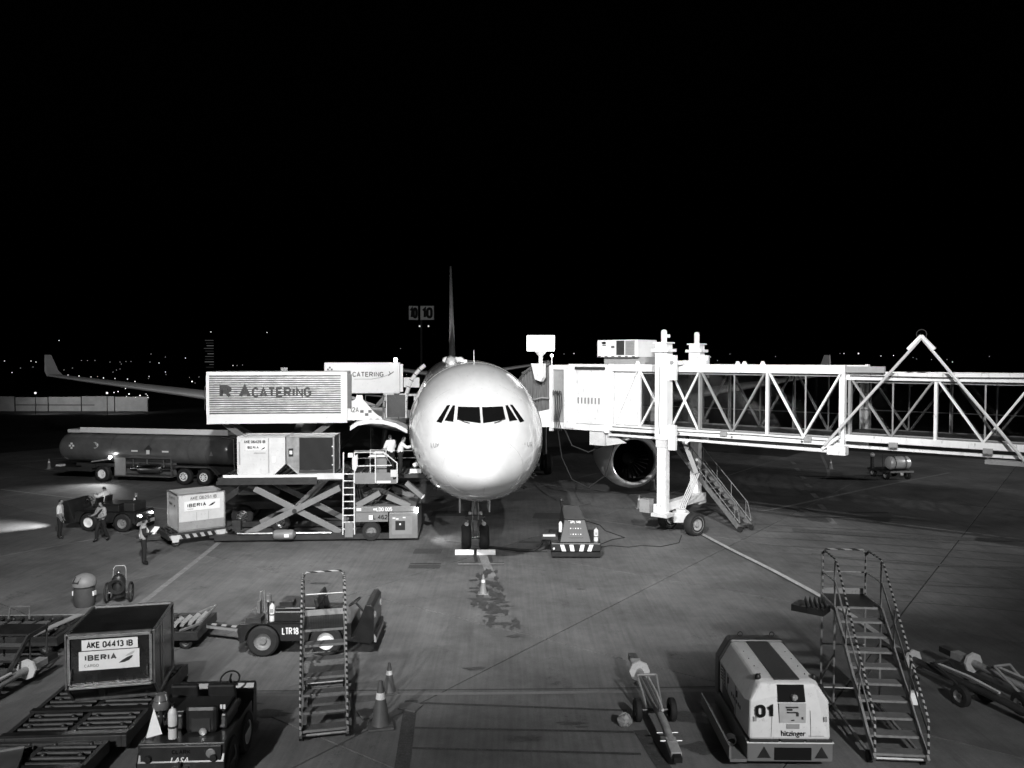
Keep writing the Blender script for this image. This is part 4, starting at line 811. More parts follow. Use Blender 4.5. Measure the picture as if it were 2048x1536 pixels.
# operator platform
op = MB().b2(6.03, 7.85, -.35, .75, 2.55, 2.72).build('operator_platform', LF, LD)
MB().b2(6.03, 7.7, -.36, -.3, 2.72, 3.03).build('kick_plate', LF, op); MB().b2(7.0, 7.6, -.375, -.36, 2.58, 2.68).build('plate_label', LABEL, op)
b = MB()
for x, zt in ((6.05, 3.92), (6.95, 3.92), (7.88, 3.45)): b.cyl((x, -.38, 2.6), (x, -.38, zt), .025, n=6)
b.tube([(6.05, -.38, 3.92), (7.3, -.38, 3.92), (7.65, -.38, 3.35), (6.2, -.38, 3.33)], .025, 6); b.tube([(7.3, -.38, 3.92), (7.88, -.38, 3.45)], .025, 6); b.build('guard_rail', WHITE, op, True); b = MB(); b.tube([(7.3, .7, 2.7), (7.3, .7, 3.9), (6.6, .7, 3.9), (6.6, .7, 2.7)], .022, 6); b.build('guard_rail', WHITE, op, True)
cs = MB().b2(6.95, 7.4, .0, .5, 2.72, 3.72).build('console', LF, op); MB().prism([(6.6, 3.68), (7.45, 3.68), (7.2, 3.86), (6.85, 3.86)], 'y', -.15, .55).build('console_hood', WHITE, cs)
MB().prism([(5.97, 3.2), (6.1, 3.1), (6.2, 3.35), (6.2, 3.85), (5.97, 3.7)], 'y', -.46, -.36).build('banner', WHITE_D, op); MB().b2(5.8, 6.0, -.5, -.35, 3.72, 3.9).build('work_lamp', LABEL, op)
MB().b2(7.6, 7.85, -.4, -.34, 2.85, 3.15).build('side_box', WHITE_D, op)
# bridge platform up to the hold sill
br = MB().b2(5.6, 9.0, .8, 3.0, 2.62, 2.8).build('bridge_platform', LDK, LD)
for i in range(9): MB().cyl((5.8 + i * .36, .95, 2.84), (5.8 + i * .36, 2.9, 2.84), .045, n=8).build('roller', STEEL, br, True)
MB().b2(8.35, 8.85, .75, .9, 2.84, 3.02).build('edge_plate', LABEL, br)
b = MB(); b.cyl((8.5, .9, 3.15), (8.75, .9, 3.3), .1, n=10); b.beam((8.7, .9, 3.25), (9.0, .9, 2.85), .06); b.build('bumper_arm', WHITE, br)
b = MB(); b.tube([(5.6, 2.95, 2.8), (5.6, 2.95, 3.6), (8.5, 2.95, 3.6), (8.5, 2.95, 2.8)], .025, 6); b.tube([(5.6, 2.95, 3.25), (8.5, 2.95, 3.25)], .02, 6); b.build('bridge_rail', GALV, br, True)
b = MB(); b.beam((8.25, -.1, 2.55), (8.95, -.15, 1.95), .24, .2); b.build('fender_tube', LF, LD); MB().ring((8.97, -.15, 1.93), (.75, 0, -.65), .1, .035, 16, 6).build('fender_ring', LABEL, LD)
for y in (.0, 2.4):
    MB().beam((6.1, y, 1.55), (7.1, y, 2.1), .12, .24).build('scissor_arm', LF, LD); MB().beam((7.4, y, 1.95), (8.4, y, 1.5), .12, .24).build('scissor_arm', LF, LD); MB().beam((6.6, y + .2, 2.45), (8.3, y + .2, 1.6), .1, .2).build('scissor_arm', LDK, LD)
# chassis at the airliner end
chs = MB().b2(6.05, 8.65, -.15, 2.9, 1.28, 1.52).build('chassis', LF, LD, bevel=.015); MB().b2(6.05, 7.45, -.1, 2.9, .85, 1.28).build('side_panel', LF, chs)
eb = MB().b2(7.5, 8.75, -.2, 2.9, .12, 1.26).build('engine_cover', LF, LD, bevel=.03)
MB().b2(7.62, 8.5, -.22, -.2, .3, 1.1).build('cover_door', mat('loader_panel', .24, .5, var=.1), eb); MB().b2(7.78, 8.2, -.235, -.22, .5, .9).build('gauge_panel', BLACK, eb); MB().b2(7.95, 8.02, -.245, -.235, .72, .8).build('gauge', LABEL, eb)
for x, z in ((7.66, 1.0), (7.8, .96), (8.1, 1.02)): MB().b2(x, x + .12, -.235, -.22, z, z + .05).build('data_plate', LABEL, eb)
wheel(LD, (6.72, .05, .42), (0, -1, 0), .42, .34, LF); wheel(LD, (6.72, 2.7, .42), (0, 1, 0), .42, .34, LF); wheel(LD, (2.35, 2.1, .45), (0, -1, 0), .45, .3, ALU)
block('LDO 005', .17, (7.3, -.155, 1.4), LABEL, LD, t=.18, sx=.75); block('CL 462', .2, (7.05, -.105, 1.05), INK, LD, t=.17, sx=.85)
MB().b2(6.1, 6.3, -.156, -.15, 1.34, 1.46).build('data_plate', LABEL, LD); MB().b2(6.62, 6.8, -.108, -.1, .94, 1.14).build('data_plate', LABEL, LD); MB().b2(6.82, 6.95, -.156, -.15, 1.36, 1.44).build('data_plate', LABEL, LD)
MB().b2(8.68, 8.76, -.28, -.16, 1.26, 1.46).build('head_lamp', LAMP, LD); spot('head_light', (8.85, -.22, 1.3), (11.2, -.1, .0), 260, 95, .9, .06, LD)
for k in range(5): MB().tube([(5.7 + .1 * k, .3, 2.6), (5.8 + .12 * k, .1, 2.0 - .08 * k), (6.4 + .1 * k, .05, 1.75 - .05 * k), (6.9 + .2 * k, .2, 2.45)], .022, 6).build('hydraulic_hose', RUBBER, LD, True)
b = MB(); b.beam((3.0, 1.2, 1.1), (4.4, 1.4, 2.5), .16); b.beam((3.2, 1.7, 1.1), (4.6, 1.7, 2.5), .16); b.build('lift_ram', STEEL, LD)

# ---------------------------------------------------------------- containers
CW = mat('container_white', .6, .42, var=.1, scale=2, wear=.25, wearv=.35)
CD = mat('container_dark', .03, .22, metal=.5, var=.3, scale=2, coat=.2)
CALU = mat('container_alu', .5, .35, metal=.8, var=.25, scale=3)
CURT = mat('container_curtain', .014, .8, var=.35, scale=3, bump=.6)
def leaf(parent, x, y, z, s, m, rot=(90, 0, 0)):
    pts = [(0, 0), (.25, .2), (.55, .38), (.85, .5), (1.0, .52), (.92, .36), (.7, .16), (.4, .04)]
    o = MB().add([(px * s, pz * s, 0) for px, pz in pts], [tuple(range(8))]).build('leaf_emblem', m, parent); o.location = (x, y, z); o.rotation_euler = [R(a) for a in rot]; return o
def uld(label, loc, rz, body, edge, W=2.0, base=1.56, D=1.53, H=1.6, flip=False, slope=.42):
    t = thing('cargo_container', label, 'cargo container', loc, rz)
    f = (lambda x: W - x) if flip else (lambda x: x)
    poly = [(0, 0), (base, 0), (W, slope), (W, H), (0, H)]; P = [(f(x), z) for x, z in poly]
    b = MB().prism(P, 'y', 0, D).build('shell', body, t, bevel=.012)
    for y in (-.012, D + .012):
        for i in range(5):
            (x0, z0), (x1, z1) = P[i], P[(i + 1) % 5]; MB().beam((x0, y, z0), (x1, y, z1), .05, .035).build('edge_rail', edge, t)
    for x, z in P: MB().beam((x, .03, z), (x, D - .03, z), .05, .05).build('edge_rail', edge, t)
    MB().b2(min(f(0), f(base)), max(f(0), f(base)), -.03, D + .03, -.05, -.002).build('base_plate', edge, t)
    return t
U1 = uld('white cargo container on the left end of the loader platform', (-11.85, 34.62, 2.96), R(3.2), CW, CW)
MB().b2(1.3, 1.33, -.03, -.005, .05, 1.55).build('door_post', CALU, U1); block('AKE 06429 IB', .12, (.72, -.022, 1.4), DGREY, U1, t=.2, sx=.85); block('IBERIA', .12, (.64, -.03, 1.15), DGREY, U1, t=.22, sx=1.0)
MB().b2(.35, 1.22, -.026, -.02, 1.02, 1.27).build('logo_panel', LABEL, U1); leaf(U1, .98, -.03, 1.06, .2, INK); MB().b2(.68, 1.18, -.018, -.012, .9, .915).build('print_line', INK, U1); MB().b2(1.45, 1.6, -.02, -.012, .5, .75).build('document_pocket', LABEL, U1); MB().b2(.05, .1, -.018, -.012, .4, 1.4).build('strap', LGREY, U1)
U2 = uld('dark curtained cargo container next to the white one on the loader', (-9.75, 34.74, 2.96), R(3.2), CALU, CALU, flip=True)
b = MB(); nx = 26; v = []
for i in range(nx + 1):
    for j in range(9):
        x = .52 + 1.44 * i / nx; z = .16 + 1.4 * j / 8; v.append((x, -.03 - .012 * math.sin(x * 9 + z * 4.5) - .008 * math.sin(x * 17 - z * 8), z))
b.add(v, [(i * 9 + j, i * 9 + 9 + j, i * 9 + 10 + j, i * 9 + 1 + j) for i in range(nx) for j in range(8)]); b.build('curtain', CURT, U2, True)
MB().b2(.5, 1.96, -.04, -.015, .03, .15).build('curtain_bar', DGREY, U2); MB().b2(.06, .26, -.03, -.01, .75, 1.1).build('latch_plate', BLACK, U2); MB().b2(.1, .22, -.036, -.03, .85, 1.0).build('latch', LABEL, U2)
for z in (.35, .75, 1.15): MB().b2(1.92, 1.97, -.05, -.03, z, z + .05).build('buckle', LABEL, U2)
U3 = uld('white cargo container with airline logo on the dolly beside the clipboard worker', (-14.15, 33.85, .62), R(38), CW, CALU, W=1.95, base=1.95, D=1.56, H=1.55, slope=.1)
MB().b2(.02, 1.93, -.02, -.01, .02, .38).build('kick_panel', LGREY, U3)
block('AKE 06251 IB', .14, (1.05, -.02, 1.36), GREY, U3, t=.15, sx=.95); MB().b2(.25, 1.75, -.024, -.014, .82, 1.24).build('logo_panel', LABEL, U3); block('IBERIA', .15, (.76, -.03, 1.06), INK, U3, t=.22, sx=1.25); text('CARGO', .07, (.5, -.03, .9), GREY, U3); leaf(U3, 1.25, -.03, .96, .3, INK)
block('AKE 06251 IB', .1, (-.04, .78, 1.36), GREY, U3, (90, 0, -90), t=.14); block('IBERIA', .11, (-.04, .95, 1.08), DGREY, U3, (90, 0, -90), t=.2); leaf(U3, -.04, .5, 1.0, .2, INK, (90, 0, -90))
for x in (.75, 1.25): MB().b2(x, x + .015, -.016, -.01, .4, .75).build('panel_seam', LGREY, U3)
U4 = uld('dark metal cargo container with white number labels on the near dolly', (-9.95, 18.95, .48), R(-78), CD, mat('container_edge', .22, .35, metal=.7, var=.3, scale=6), W=2.0, base=1.55, D=1.74, H=1.58)
RX = (90, 0, 90)
MB().b2(2.03, 2.037, .31, 1.43, 1.23, 1.46).build('number_label', LABEL, U4); MB().b2(2.03, 2.037, .25, 1.46, .8, 1.21).build('logo_label', LABEL, U4)
block('AKE 04413 IB', .14, (2.04, .87, 1.345), INK, U4, RX, t=.2, sx=.76); block('IBERIA', .125, (2.04, .68, 1.07), DGREY, U4, RX, t=.25, sx=1.18); block('CARGO', .06, (2.04, .5, .9), GREY, U4, RX, t=.14, sx=1.15); leaf(U4, 2.042, 1.04, .92, .29, DGREY, RX)
leaf(U4, 2.0415, 1.17, 1.06, .2, mat('logo_pale', .55, .5), RX)
MB().b2(2.02, 2.05, .06, 1.68, .46, .5).build('sill_bar', ALU, U4); MB().b2(2.02, 2.045, .05, 1.69, .4, .43).build('sill_bar', CALU, U4); MB().b2(2.02, 2.05, .05, 1.69, 1.5, 1.55).build('head_bar', CALU, U4)
for y in (.05, 1.69):
    MB().b2(2.02, 2.045, y - .025, y + .025, .5, 1.5).build('side_bar', CALU, U4)
    for k in range(14): MB().ball((2.05, y, .56 + k * .07), .011, 6).build('rivet', STEEL, U4)
for y in (.1, 1.62): MB().tube([(2.03, y, .62), (2.08, y, .64), (2.08, y, .82), (2.03, y, .84)], .012, 6).build('pull_handle', STEEL, U4)
MB().b2(1.2, 1.23, 1.76, 1.775, .05, 1.55).build('panel_seam', CALU, U4)

# ---------------------------------------------------------------- dollies
ROLL = mat('worn_roller', .05, .5, metal=.5, var=.4, scale=6)
DF = mat('dolly_frame', .035, .5, var=.25, scale=4, wear=.4, wearv=.07)
def dolly(label, loc, rz, L=3.0, W=1.7, z=.52, stripes_=False, bars=(), nroll=12, dark=None):
    t = thing('container_dolly', label, 'dolly', loc, rz); m = dark or DF
    for n_, (x0, x1, y0, y1) in enumerate(((0, L, 0, .1), (0, L, W - .1, W), (0, .12, .1, W - .1), (L - .12, L, .1, W - .1))): MB().b2(x0, x1, y0, y1, z - .24, z).build('frame_rail', m, t, bevel=.01)
    MB().b2(.12, L - .12, W / 2 - .06, W / 2 + .06, z - .22, z - .05).build('centre_beam', m, t); MB().b2(.12, L - .12, .1, W - .1, z - .26, z - .24).build('under_tray', LDK, t)
    for i in range(nroll):
        x = .22 + (L - .44) * i / (nroll - 1)
        for y0, y1 in ((.14, W / 2 - .1), (W / 2 + .1, W - .14)): MB().cyl((x, y0, z - .03), (x, y1, z - .03), .042, n=8).build('roller', ROLL, t, True)
        if i % 2: 
            for y in (.3, W / 2 - .25, W / 2 + .25, W - .3): MB().ball((x + .1, y, z - .02), .05, 8).build('ball_caster', ROLL, t, True)
    for x in bars: MB().b2(x, x + .16, 0, W, z, z + .05).build('cross_bar', BLACK, t)
    for x in (.35, L - .35):
        for y, a in ((.12, (0, -1, 0)), (W - .12, (0, 1, 0))): wheel(t, (x, y, .17), a, .17, .12, GREY)
    if stripes_:
        for y in (-.012, W + .002): MB().b2(.0, L, y, y + .01, z - .25, z - .08).build('hazard_strip', HAZ, t)
    return t
D1 = dolly('dolly under the white logo container beside the clipboard worker', (-14.45, 33.5, 0), R(38), 2.5, 1.9, .56, True)
for s_ in (0, 1): MB().prism([(.1 + s_ * 1.9, .5), (.5 + s_ * 1.9, .5), (.42 + s_ * 1.9, .2), (.18 + s_ * 1.9, .2)], 'y', -.05, -.015).build('corner_guide', WHITE_D, D1)
MB().beam((.0, 1.2, .35), (-.9, 1.5, .3), .1).build('draw_bar', DGREY, D1)
D2 = dolly('near dolly carrying the dark labelled container', (-7.75, 15.9, 0), R(94), 3.75, 2.45, .42, bars=(.0, 1.15), nroll=16)
D3 = dolly('empty roller dolly in the bottom left corner with flat sheet on it', (-7.85, 12.0, 0), R(92), 3.7, 2.5, .42, bars=(2.5,), nroll=16)
o = thing('flat_board', 'dark flat board with paper label lying on the corner dolly', 'board', (-9.75, 14.35, .48), R(24)); MB().b2(-.7, .7, -.6, .6, 0, .04).build('sheet', mat('board_dark', .06, .5, var=.2), o, bevel=.01); MB().b2(-.7, .7, .57, .61, .04, .08).build('rim_strip', GALV, o); MB().b2(.1, .32, -.45, -.25, .04, .045).build('paper_label', LGREY, o)
D4 = dolly('dolly behind the dark container hitched to the middle tractor', (-11.3, 21.6, 0), R(3), 2.7, 1.7, .5, nroll=9)
b = MB(); b.beam((2.7, .8, .4), (4.0, .3, .42), .1); b.build('draw_bar', LGREY, D4)
MB().beam((2.7, .78, .47), (3.98, .28, .49), .11, .02).build('hazard_strip', HAZ, D4); MB().ring((4.08, .27, .42), (0, 0, 1), .09, .025, 16, 6).build('tow_eye', STEEL, D4)
b = MB(); b.tube([(2.2, .1, .5), (2.75, .0, .72), (2.7, 1.6, .72), (2.2, 1.7, .5)], .045, 6); b.build('end_guard', GALV, D4)
for i in range(4): MB().prism([(1.9 + .18 * i, .52), (2.0 + .18 * i, .52), (2.05 + .18 * i, .6), (1.95 + .18 * i, .66)], 'y', .3 + .1 * i, .9 + .15 * i).build('stop_plate', LGREY, D4)
D5 = dolly('worn dolly at the left edge behind the tow bar', (-15.4, 21.2, 0), R(2), 3.2, 1.9, .5, nroll=11)
b = MB(); b.tube([(1.0, 1.6, .5), (1.05, 1.62, .85), (1.6, 1.6, .85), (1.6, 1.58, .5)], .03, 6); b.build('brake_handle', GALV, D5); MB().beam((2.5, .05, .53), (2.9, 1.85, .53), .22, .03).build('side_guide', LGREY, D5)
for k in range(5): MB().b2(.5 + .4 * k, .8 + .4 * k, .3 + .1 * (k % 2), 1.2, .52, .56).build('deck_plank', GREY, D5)

# ---------------------------------------------------------------- tractors
TD = mat('tractor_paint', .02, .32, var=.3, scale=2.5, coat=.25, wear=.2, wearv=.07)
SEAT = mat('seat_vinyl', .014, .45, var=.3, scale=6)
def extinguisher(parent, x, y, z, h=.5, r=.075):
    b = MB().lathe([(.01, 0), (r, .01), (r, h * .78), (r * .7, h * .88), (.02, h * .92), (.02, h)], (x, y, z), (0, 0, 1), 16).build('extinguisher', WHITE_D, parent, True)
    MB().lathe([(r + .003, h * .34), (r + .003, h * .4)], (x, y, z), (0, 0, 1), 16).build('strap', BLACK, b); MB().beam((x - .03, y, z + h), (x + .06, y, z + h + .02), .03).build('valve', BLACK, b)
    MB().b2(x - .04, x + .04, y - r - .004, y - r + .004, z + h * .5, z + h * .7).build('print_label', LGREY, b)
def tug(label, loc, rz, k=1.0, W=1.5, zc=1.38, name='tow_tractor', rimf=LABEL, beacon=True):
    t = thing(name, label, 'tow tractor', loc, rz); X = lambda x: x * k
    def arch(cx, r): return [(X(cx) + r * math.cos(a), .42 + r * math.sin(a)) for a in [math.pi - math.pi * i / 10 for i in range(11)]]
    prof = [(0, .36)] + arch(.62, .47) + arch(2.3, .47) + [(X(3.5), .32), (X(3.58), .45), (X(3.58), zc - .08), (X(3.5), zc), (X(3.36), zc), (X(3.2), 1.0), (X(3.05), .55), (X(2.98), .5), (X(2.98), .9), (X(.0), .9)]
    bd = MB().prism(prof, 'y', 0, W).build('body', TD, t, bevel=.02)
    MB().b2(X(.85), X(2.05), .12, W - .12, .9, 1.2).build('engine_hood', TD, t, bevel=.04); MB().b2(X(.9), X(2.0), .18, W - .18, 1.2, 1.26).build('hood_top', BLACK, t, bevel=.02)
    for y in (.15, W / 2 + .08):
        st = MB().b2(X(2.1), X(2.62), y, y + W / 2 - .25, .92, 1.06).build('seat', SEAT, t, bevel=.04); o = MB().b2(-.05, .05, 0, W / 2 - .25, 0, .5).build('seat_back', SEAT, st, bevel=.035); o.location = (X(2.1), y, 1.02); o.rotation_euler = (0, R(-12), 0)
    for cx in (.62, 2.3):
        for y, a in ((.1, (0, -1, 0)), (W - .1, (0, 1, 0))): wheel(t, (X(cx), y, .42), a, .42, .26, LF if cx < 1 else rimf)
    b = MB(); b.cyl((X(3.3), .45, 1.0), (X(3.02), .45, 1.32), .03, n=8); b.build('steering_column', BLACK, t); sw = MB().ring((X(3.0), .45, 1.34), (-.55, 0, .83), .19, .018, 22, 6).build('steering_wheel', BLACK, t, True)
    MB().beam((X(3.0) - .1, .45, 1.28), (X(3.0) + .1, .45, 1.4), .03).build('spoke', BLACK, sw)
    if beacon:
        MB().cyl((X(.72), .25, .9), (X(.72), .25, 1.42), .03, n=8).build('beacon_pole', BLACK, t); MB().lathe([(.09, 0), (.1, .03), (.085, .05), (.085, .17), (.06, .2), (.01, .21)], (X(.72), .25, 1.42), (0, 0, 1), 16).build('beacon', mat('beacon_lens', .12, .2, coat=.4), t, True)
    if beacon: extinguisher(t, X(.82) + .02, .16, .92)
    MB().b2(-.05, .0, .06, W - .06, .4, .86).build('rear_panel', TD, t, bevel=.01)
    hb = MB(); hb.b2(-.2, -.05, W / 2 - .15, W / 2 + .15, .35, .5); hb.cyl((-.15, W / 2, .3), (-.15, W / 2, .62), .025, n=8); hb.build('hitch', DGREY, t)
    b = MB().b2(X(3.58), X(3.58) + .06, .04, W - .04, .36, .62).build('front_bumper', HAZ, t)
    for y in (.2, W - .2):
        MB().lathe([(.02, .03), (.085, .03), (.1, .0), (.1, -.02)], (X(3.585), y, 1.05), (1, 0, 0), 16).build('head_lamp', LENS, t, True)
        MB().lathe([(.02, .05), (.06, .045), (.075, .0)], (-.05, y, .64), (-1, 0, 0), 16).build('tail_lamp', BLACK, t, True)
    return t
T1 = tug('dark tow tractor side on behind the left boarding steps', (-7.28, 21.2, 0), R(1.5))
block('LTR 18', .19, (1.36, -.012, .7), LABEL, T1, t=.15, sx=.58, space=.1); MB().b2(1.2, 2.0, .12, .14, 1.27, 1.285).build('print_strip', LGREY, T1)
b = MB(); b.tube([(.3, .9, .9), (.32, .9, 1.5), (.42, .9, 1.55), (.45, .9, .9)], .02, 6); b.build('handle_hoop', GALV, T1); MB().b2(.25, .33, .8, 1.0, .9, 1.25).build('sign_board', GREY, T1)
MB().beam((2.0, .3, 1.22), (2.3, .3, 1.62), .5, .03).build('tilted_lid', ALU, T1); MB().b2(1.0, 1.35, .3, .7, 1.26, 1.38).build('tool_bag', BLACK, T1)
MB().b2(.15, .55, .1, .5, .9, 1.02).build('rag_bundle', DGREY, T1)
T2 = tug('dark tow tractor seen from behind in the near left foreground', (-5.3, 14.62, 0), R(93), .62, 1.58, 1.18, beacon=False)
block('CLARK', .08, (-.058, .78, .76), INK, T2, (90, 0, -90), t=.24); text('LASA', .15, (-.056, .82, .6), LABEL, T2, (90, 0, -90), bold=.01, shear=.3); MB().b2(-.056, -.052, .45, 1.0, .5, .512).build('underline', LABEL, T2)
for k in range(7):
    if k % 2 == 0: MB().b2(-.1, -.06, .05 + k * .215, .05 + (k + 1) * .215, .2, .38).build('bumper_block', LABEL, T2)
MB().b2(-.06, .02, .03, 1.59, .18, .4).build('rear_bumper', BLACK, T2)
o = MB().add([(0, 0, 0), (.3, 0, .08), (.14, .03, .56), (.0, .03, .02)], [(0, 1, 2), (0, 2, 3)]).build('warning_flag', LABEL, T2); o.location = (.18, 1.5, .92); o.rotation_euler = (0, 0, R(-92))
extinguisher(T2, .16, 1.0, .92, .62, .085)
MB().lathe([(.06, 0), (.16, .03), (.17, .1), (.13, .18), (.14, .2), (.1, .3), (.02, .33)], (.55, 1.35, 1.3), (0, 0, 1), 18).build('beacon', mat('beacon_lens', .12, .2, coat=.4), T2, True); MB().cyl((.55, 1.35, .9), (.55, 1.35, 1.3), .04).build('beacon_post', BLACK, T2)
b = MB().b2(.35, .5, .25, .85, .9, 1.42).build('seat_frame', SEAT, T2, bevel=.08); MB().b2(.335, .35, .38, .72, .95, 1.2).build('seat_recess', mat('seat_panel', .03, .5), b); MB().lathe([(.02, .02), (.06, .015), (.075, 0)], (.3, .5, .96), (-1, 0, 0), 16).build('rear_lamp', LENS, T2, True)
for y in (.22, .16): MB().b2(.5, .53, y - .02, y + .02, 1.3, 1.38).build('tag_label', LABEL, T2)
MB().lathe([(.02, .012), (.08, .008), (.09, 0)], (-.056, .25, .72), (-1, 0, 0), 14).build('dented_patch', GALV, T2)
T3 = tug('dark tow tractor with seated driver and lit lamps on the left', (-17.0, 37.9, 0), R(172), 1.0, 1.5)
for y in (.3, 1.2): MB().ball((-.1, y, .72), .055, 10).build('rear_lamp', LAMP, T3, True)
spot('rear_light', (-.2, .9, .72), (-3.0, .6, 0), 160, 110, .9, .06, T3); spot('head_light', (3.75, .5, 1.0), (8.5, 1.6, 0), 2600, 60, .9, .08, T3)
MB().b2(-.1, -.03, .1, 1.4, .3, .6).build('rear_bumper', HAZ, T3); MB().b2(.2, .75, .25, 1.2, .9, 1.3).build('battery_box', LDK, T3, bevel=.05)
# ---------------------------------------------------------------- wheeled steps
RAILS = mat('rail_galv', .3, .45, metal=.4, var=.25, scale=9, wear=.3, wearv=.12)
MESH = stripes('tread_grating', .05, .012, 26, (1, 0, 0), .45)
def steps(label, loc, rz, n, W, rise, run, plat, dark=False, rails=True):
    t = thing('boarding_steps', label, 'steps', loc, rz); m = DGREY if dark else RAILS; tp = BLACK if dark else RAILTAPE
    zt = .3 + (n - 1) * rise; yt = (n - 1) * run
    for i in range(n):
        y = i * run; z = .3 + i * rise; d = plat if i == n - 1 else run * .95
        st = MB().b2(.06, W - .06, y, y + .03, z - .045, z).build('tread', m, t); MB().b2(.06, W - .06, y + .03, y + d, z - .03, z - .008).build('grating', MESH if not dark else BLACK, st)
        if i < n - 1:
            for k in range(5): MB().b2(.06, W - .06, y + .06 + k * run * .17, y + .066 + k * run * .17, z - .008, z + .004).build('grating_bar', GREY, st)
    for x in (.0, W - .05):
        b = MB(); b.beam((x + .025, -.05, .2), (x + .025, yt, zt - .05), .05, .12); b.beam((x + .025, yt, zt - .06), (x + .025, yt + plat, zt - .06), .05, .1); b.build('stringer', m, t)
        b = MB()
        for yy in (yt + .05, yt + plat - .03): b.cyl((x + .025, yy, .12), (x + .025, yy, zt + (1.0 if rails else 0)), .024, n=8)
        b.build('upright', m, t)
        if not rails: continue
        hr = [(x + .025, -.05, .35), (x + .025, -.03, 1.0), (x + .025, .1, 1.15), (x + .025, yt - .1, zt + .98), (x + .025, yt + .12, zt + 1.06), (x + .025, yt + plat - .2, zt + 1.06), (x + .025, yt + plat - .05, zt + .95)]
        MB().tube(hr, .024, 8).build('hand_rail', tp, t, True)
        b = MB(); b.tube([(x + .025, .0, .75), (x + .025, yt, zt + .55), (x + .025, yt + plat, zt + .52)], .02, 6)
        b.build('mid_rail', m, t)
        for f in (.35, .7): b = MB().cyl((x + .025, yt * f, .3 + (zt - .3) * f - .1), (x + .025, yt * f, .3 + (zt - .3) * f + .82), .02, n=6).build('baluster', m, t)
        MB().beam((x + .025, yt + plat - .03, .35), (x + .025, yt + .05, zt * .55), .03).build('side_brace', m, t); MB().beam((x + .025, .4, .16), (x + .025, yt + plat, .16), .05).build('base_rail', m, t)
        for yy in (.25, yt + plat - .05): MB().lathe([(.02, -.04), (.12, -.04), (.12, .04), (.02, .04)], (x + .025, yy, .12), (1, 0, 0), 16).build('caster', RUBBER, t)
    for z in (.16, zt * .5, zt - .12): MB().cyl((0.03, yt + plat - .03, z), (W - .03, yt + plat - .03, z), .02, n=6).build('cross_tie', m, t)
    MB().cyl((.03, .1, .16), (W - .03, .1, .16), .03, n=6).build('cross_tie', m, t)
    if rails:
        y = yt + plat - .03; b = MB(); b.tube([(.03, y, zt), (.03, y, zt + .95), (.1, y, zt + 1.06), (W - .1, y, zt + 1.06), (W - .03, y, zt + .95), (W - .03, y, zt)], .024, 8); b.build('end_rail', tp, t, True); MB().cyl((.03, y, zt + .52), (W - .03, y, zt + .52), .02, n=6).build('end_mid_rail', m, t); MB().b2(.05, W - .05, y, y + .02, zt, zt + .14).build('toe_board', LGREY, t)
    return t
SA = steps('narrow wheeled steps with striped rails in front of the side on tractor', (-4.38, 16.3, 0), R(13), 7, 1.0, .25, .3, 1.05)
SB = steps('tall wheeled steps with striped rails at the right foreground', (7.02, 15.4, 0), R(-5), 10, 1.05, .235, .275, 1.05)
b = MB(); b.beam((-.15, 2.5, 2.3), (-.75, 2.9, 2.3), .5, .14); b.build('folding_flap', BLACK, SB)
for k in range(5): MB().beam((-.18 - k * .1, 2.45, 2.36), (-.18 - k * .1, 2.7, 2.52), .02, .12).build('flap_slat', DGREY, SB)
b = MB(); b.b2(1.06, 1.2, .9, 1.05, .9, 1.15); b.build('equipment_box', LABEL, SB); MB().lathe([(.02, 0), (.1, .02), (.1, .25), (.02, .3)], (1.16, .98, 1.2), (0, 0, 1), 14).build('hose_reel', BLACK, SB, True)
SC = steps('dark wheeled steps cut off by the left edge', (-13.05, 18.4, 0), R(0), 5, 1.15, .22, .3, .8, True, False)

# ---------------------------------------------------------------- ground power unit 01
GW = mat('unit_white', .7, .4, var=.08, scale=2, wear=.3, wearv=.5); GB = mat('unit_base_grey', .16, .5, var=.1, scale=2)
GP = thing('ground_power_unit', 'white ground power unit with dark roof stripe and number 01', 'power unit', (4.55, 15.25, 0), R(-1))
prof = lambda s: [(.0 + s, .62), (.0 + s, 1.3), (.24 + s, 1.7), (1.36 - s, 1.7), (1.6 - s, 1.3), (1.6 - s, .62)]
b = MB(); fr_, bk = [], []
P0 = [(.02, .0, .64), (.05, .04, 1.38), (.26, .15, 1.68), (1.34, .15, 1.68), (1.55, .04, 1.38), (1.58, .0, .64)]
P1 = [(0, .3, .64), (0, .3, 1.32), (.24, .3, 1.72), (1.36, .3, 1.72), (1.6, .3, 1.32), (1.6, .3, .64)]
P2 = [(0, 2.3, .64), (0, 2.3, 1.32), (.24, 2.3, 1.74), (1.36, 2.3, 1.74), (1.6, 2.3, 1.32), (1.6, 2.3, .64)]
b.add(P0 + P1 + P2, [(0, 1, 2, 3, 4, 5), (12, 13, 14, 15, 16, 17)] + [(6 * i + k, 6 * i + (k + 1) % 6, 6 * i + 6 + (k + 1) % 6, 6 * i + 6 + k) for i in range(2) for k in range(6)])
hd = b.build('housing', GW, GP, bevel=.05)
MB().prism([(-.03, .5), (-.03, 1.36), (.22, 1.79), (1.38, 1.79), (1.63, 1.36), (1.63, .5)], 'y', 2.28, 2.62).build('rear_frame', DGREY, GP, bevel=.05)
MB().b2(.56, 1.04, .22, 2.3, 1.725, 1.75).build('roof_stripe', DGREY, GP)
b = MB(); b.b2(-.02, 1.62, -.02, 2.6, .22, .6); b.build('base', GB, GP, bevel=.02)
MB().b2(.5, 1.2, -.05, .02, .27, .5).build('tow_recess', INK, GP)
for x0, x1 in ((.02, .58), (.62, 1.06), (1.1, 1.6)): MB().b2(x0, x1, -.035, .0, .61, .66).build('trim_strip', DGREY, GP)
MB().b2(-.03, 1.63, -.045, .0, .59, .608).build('trim_edge', LABEL, GP)
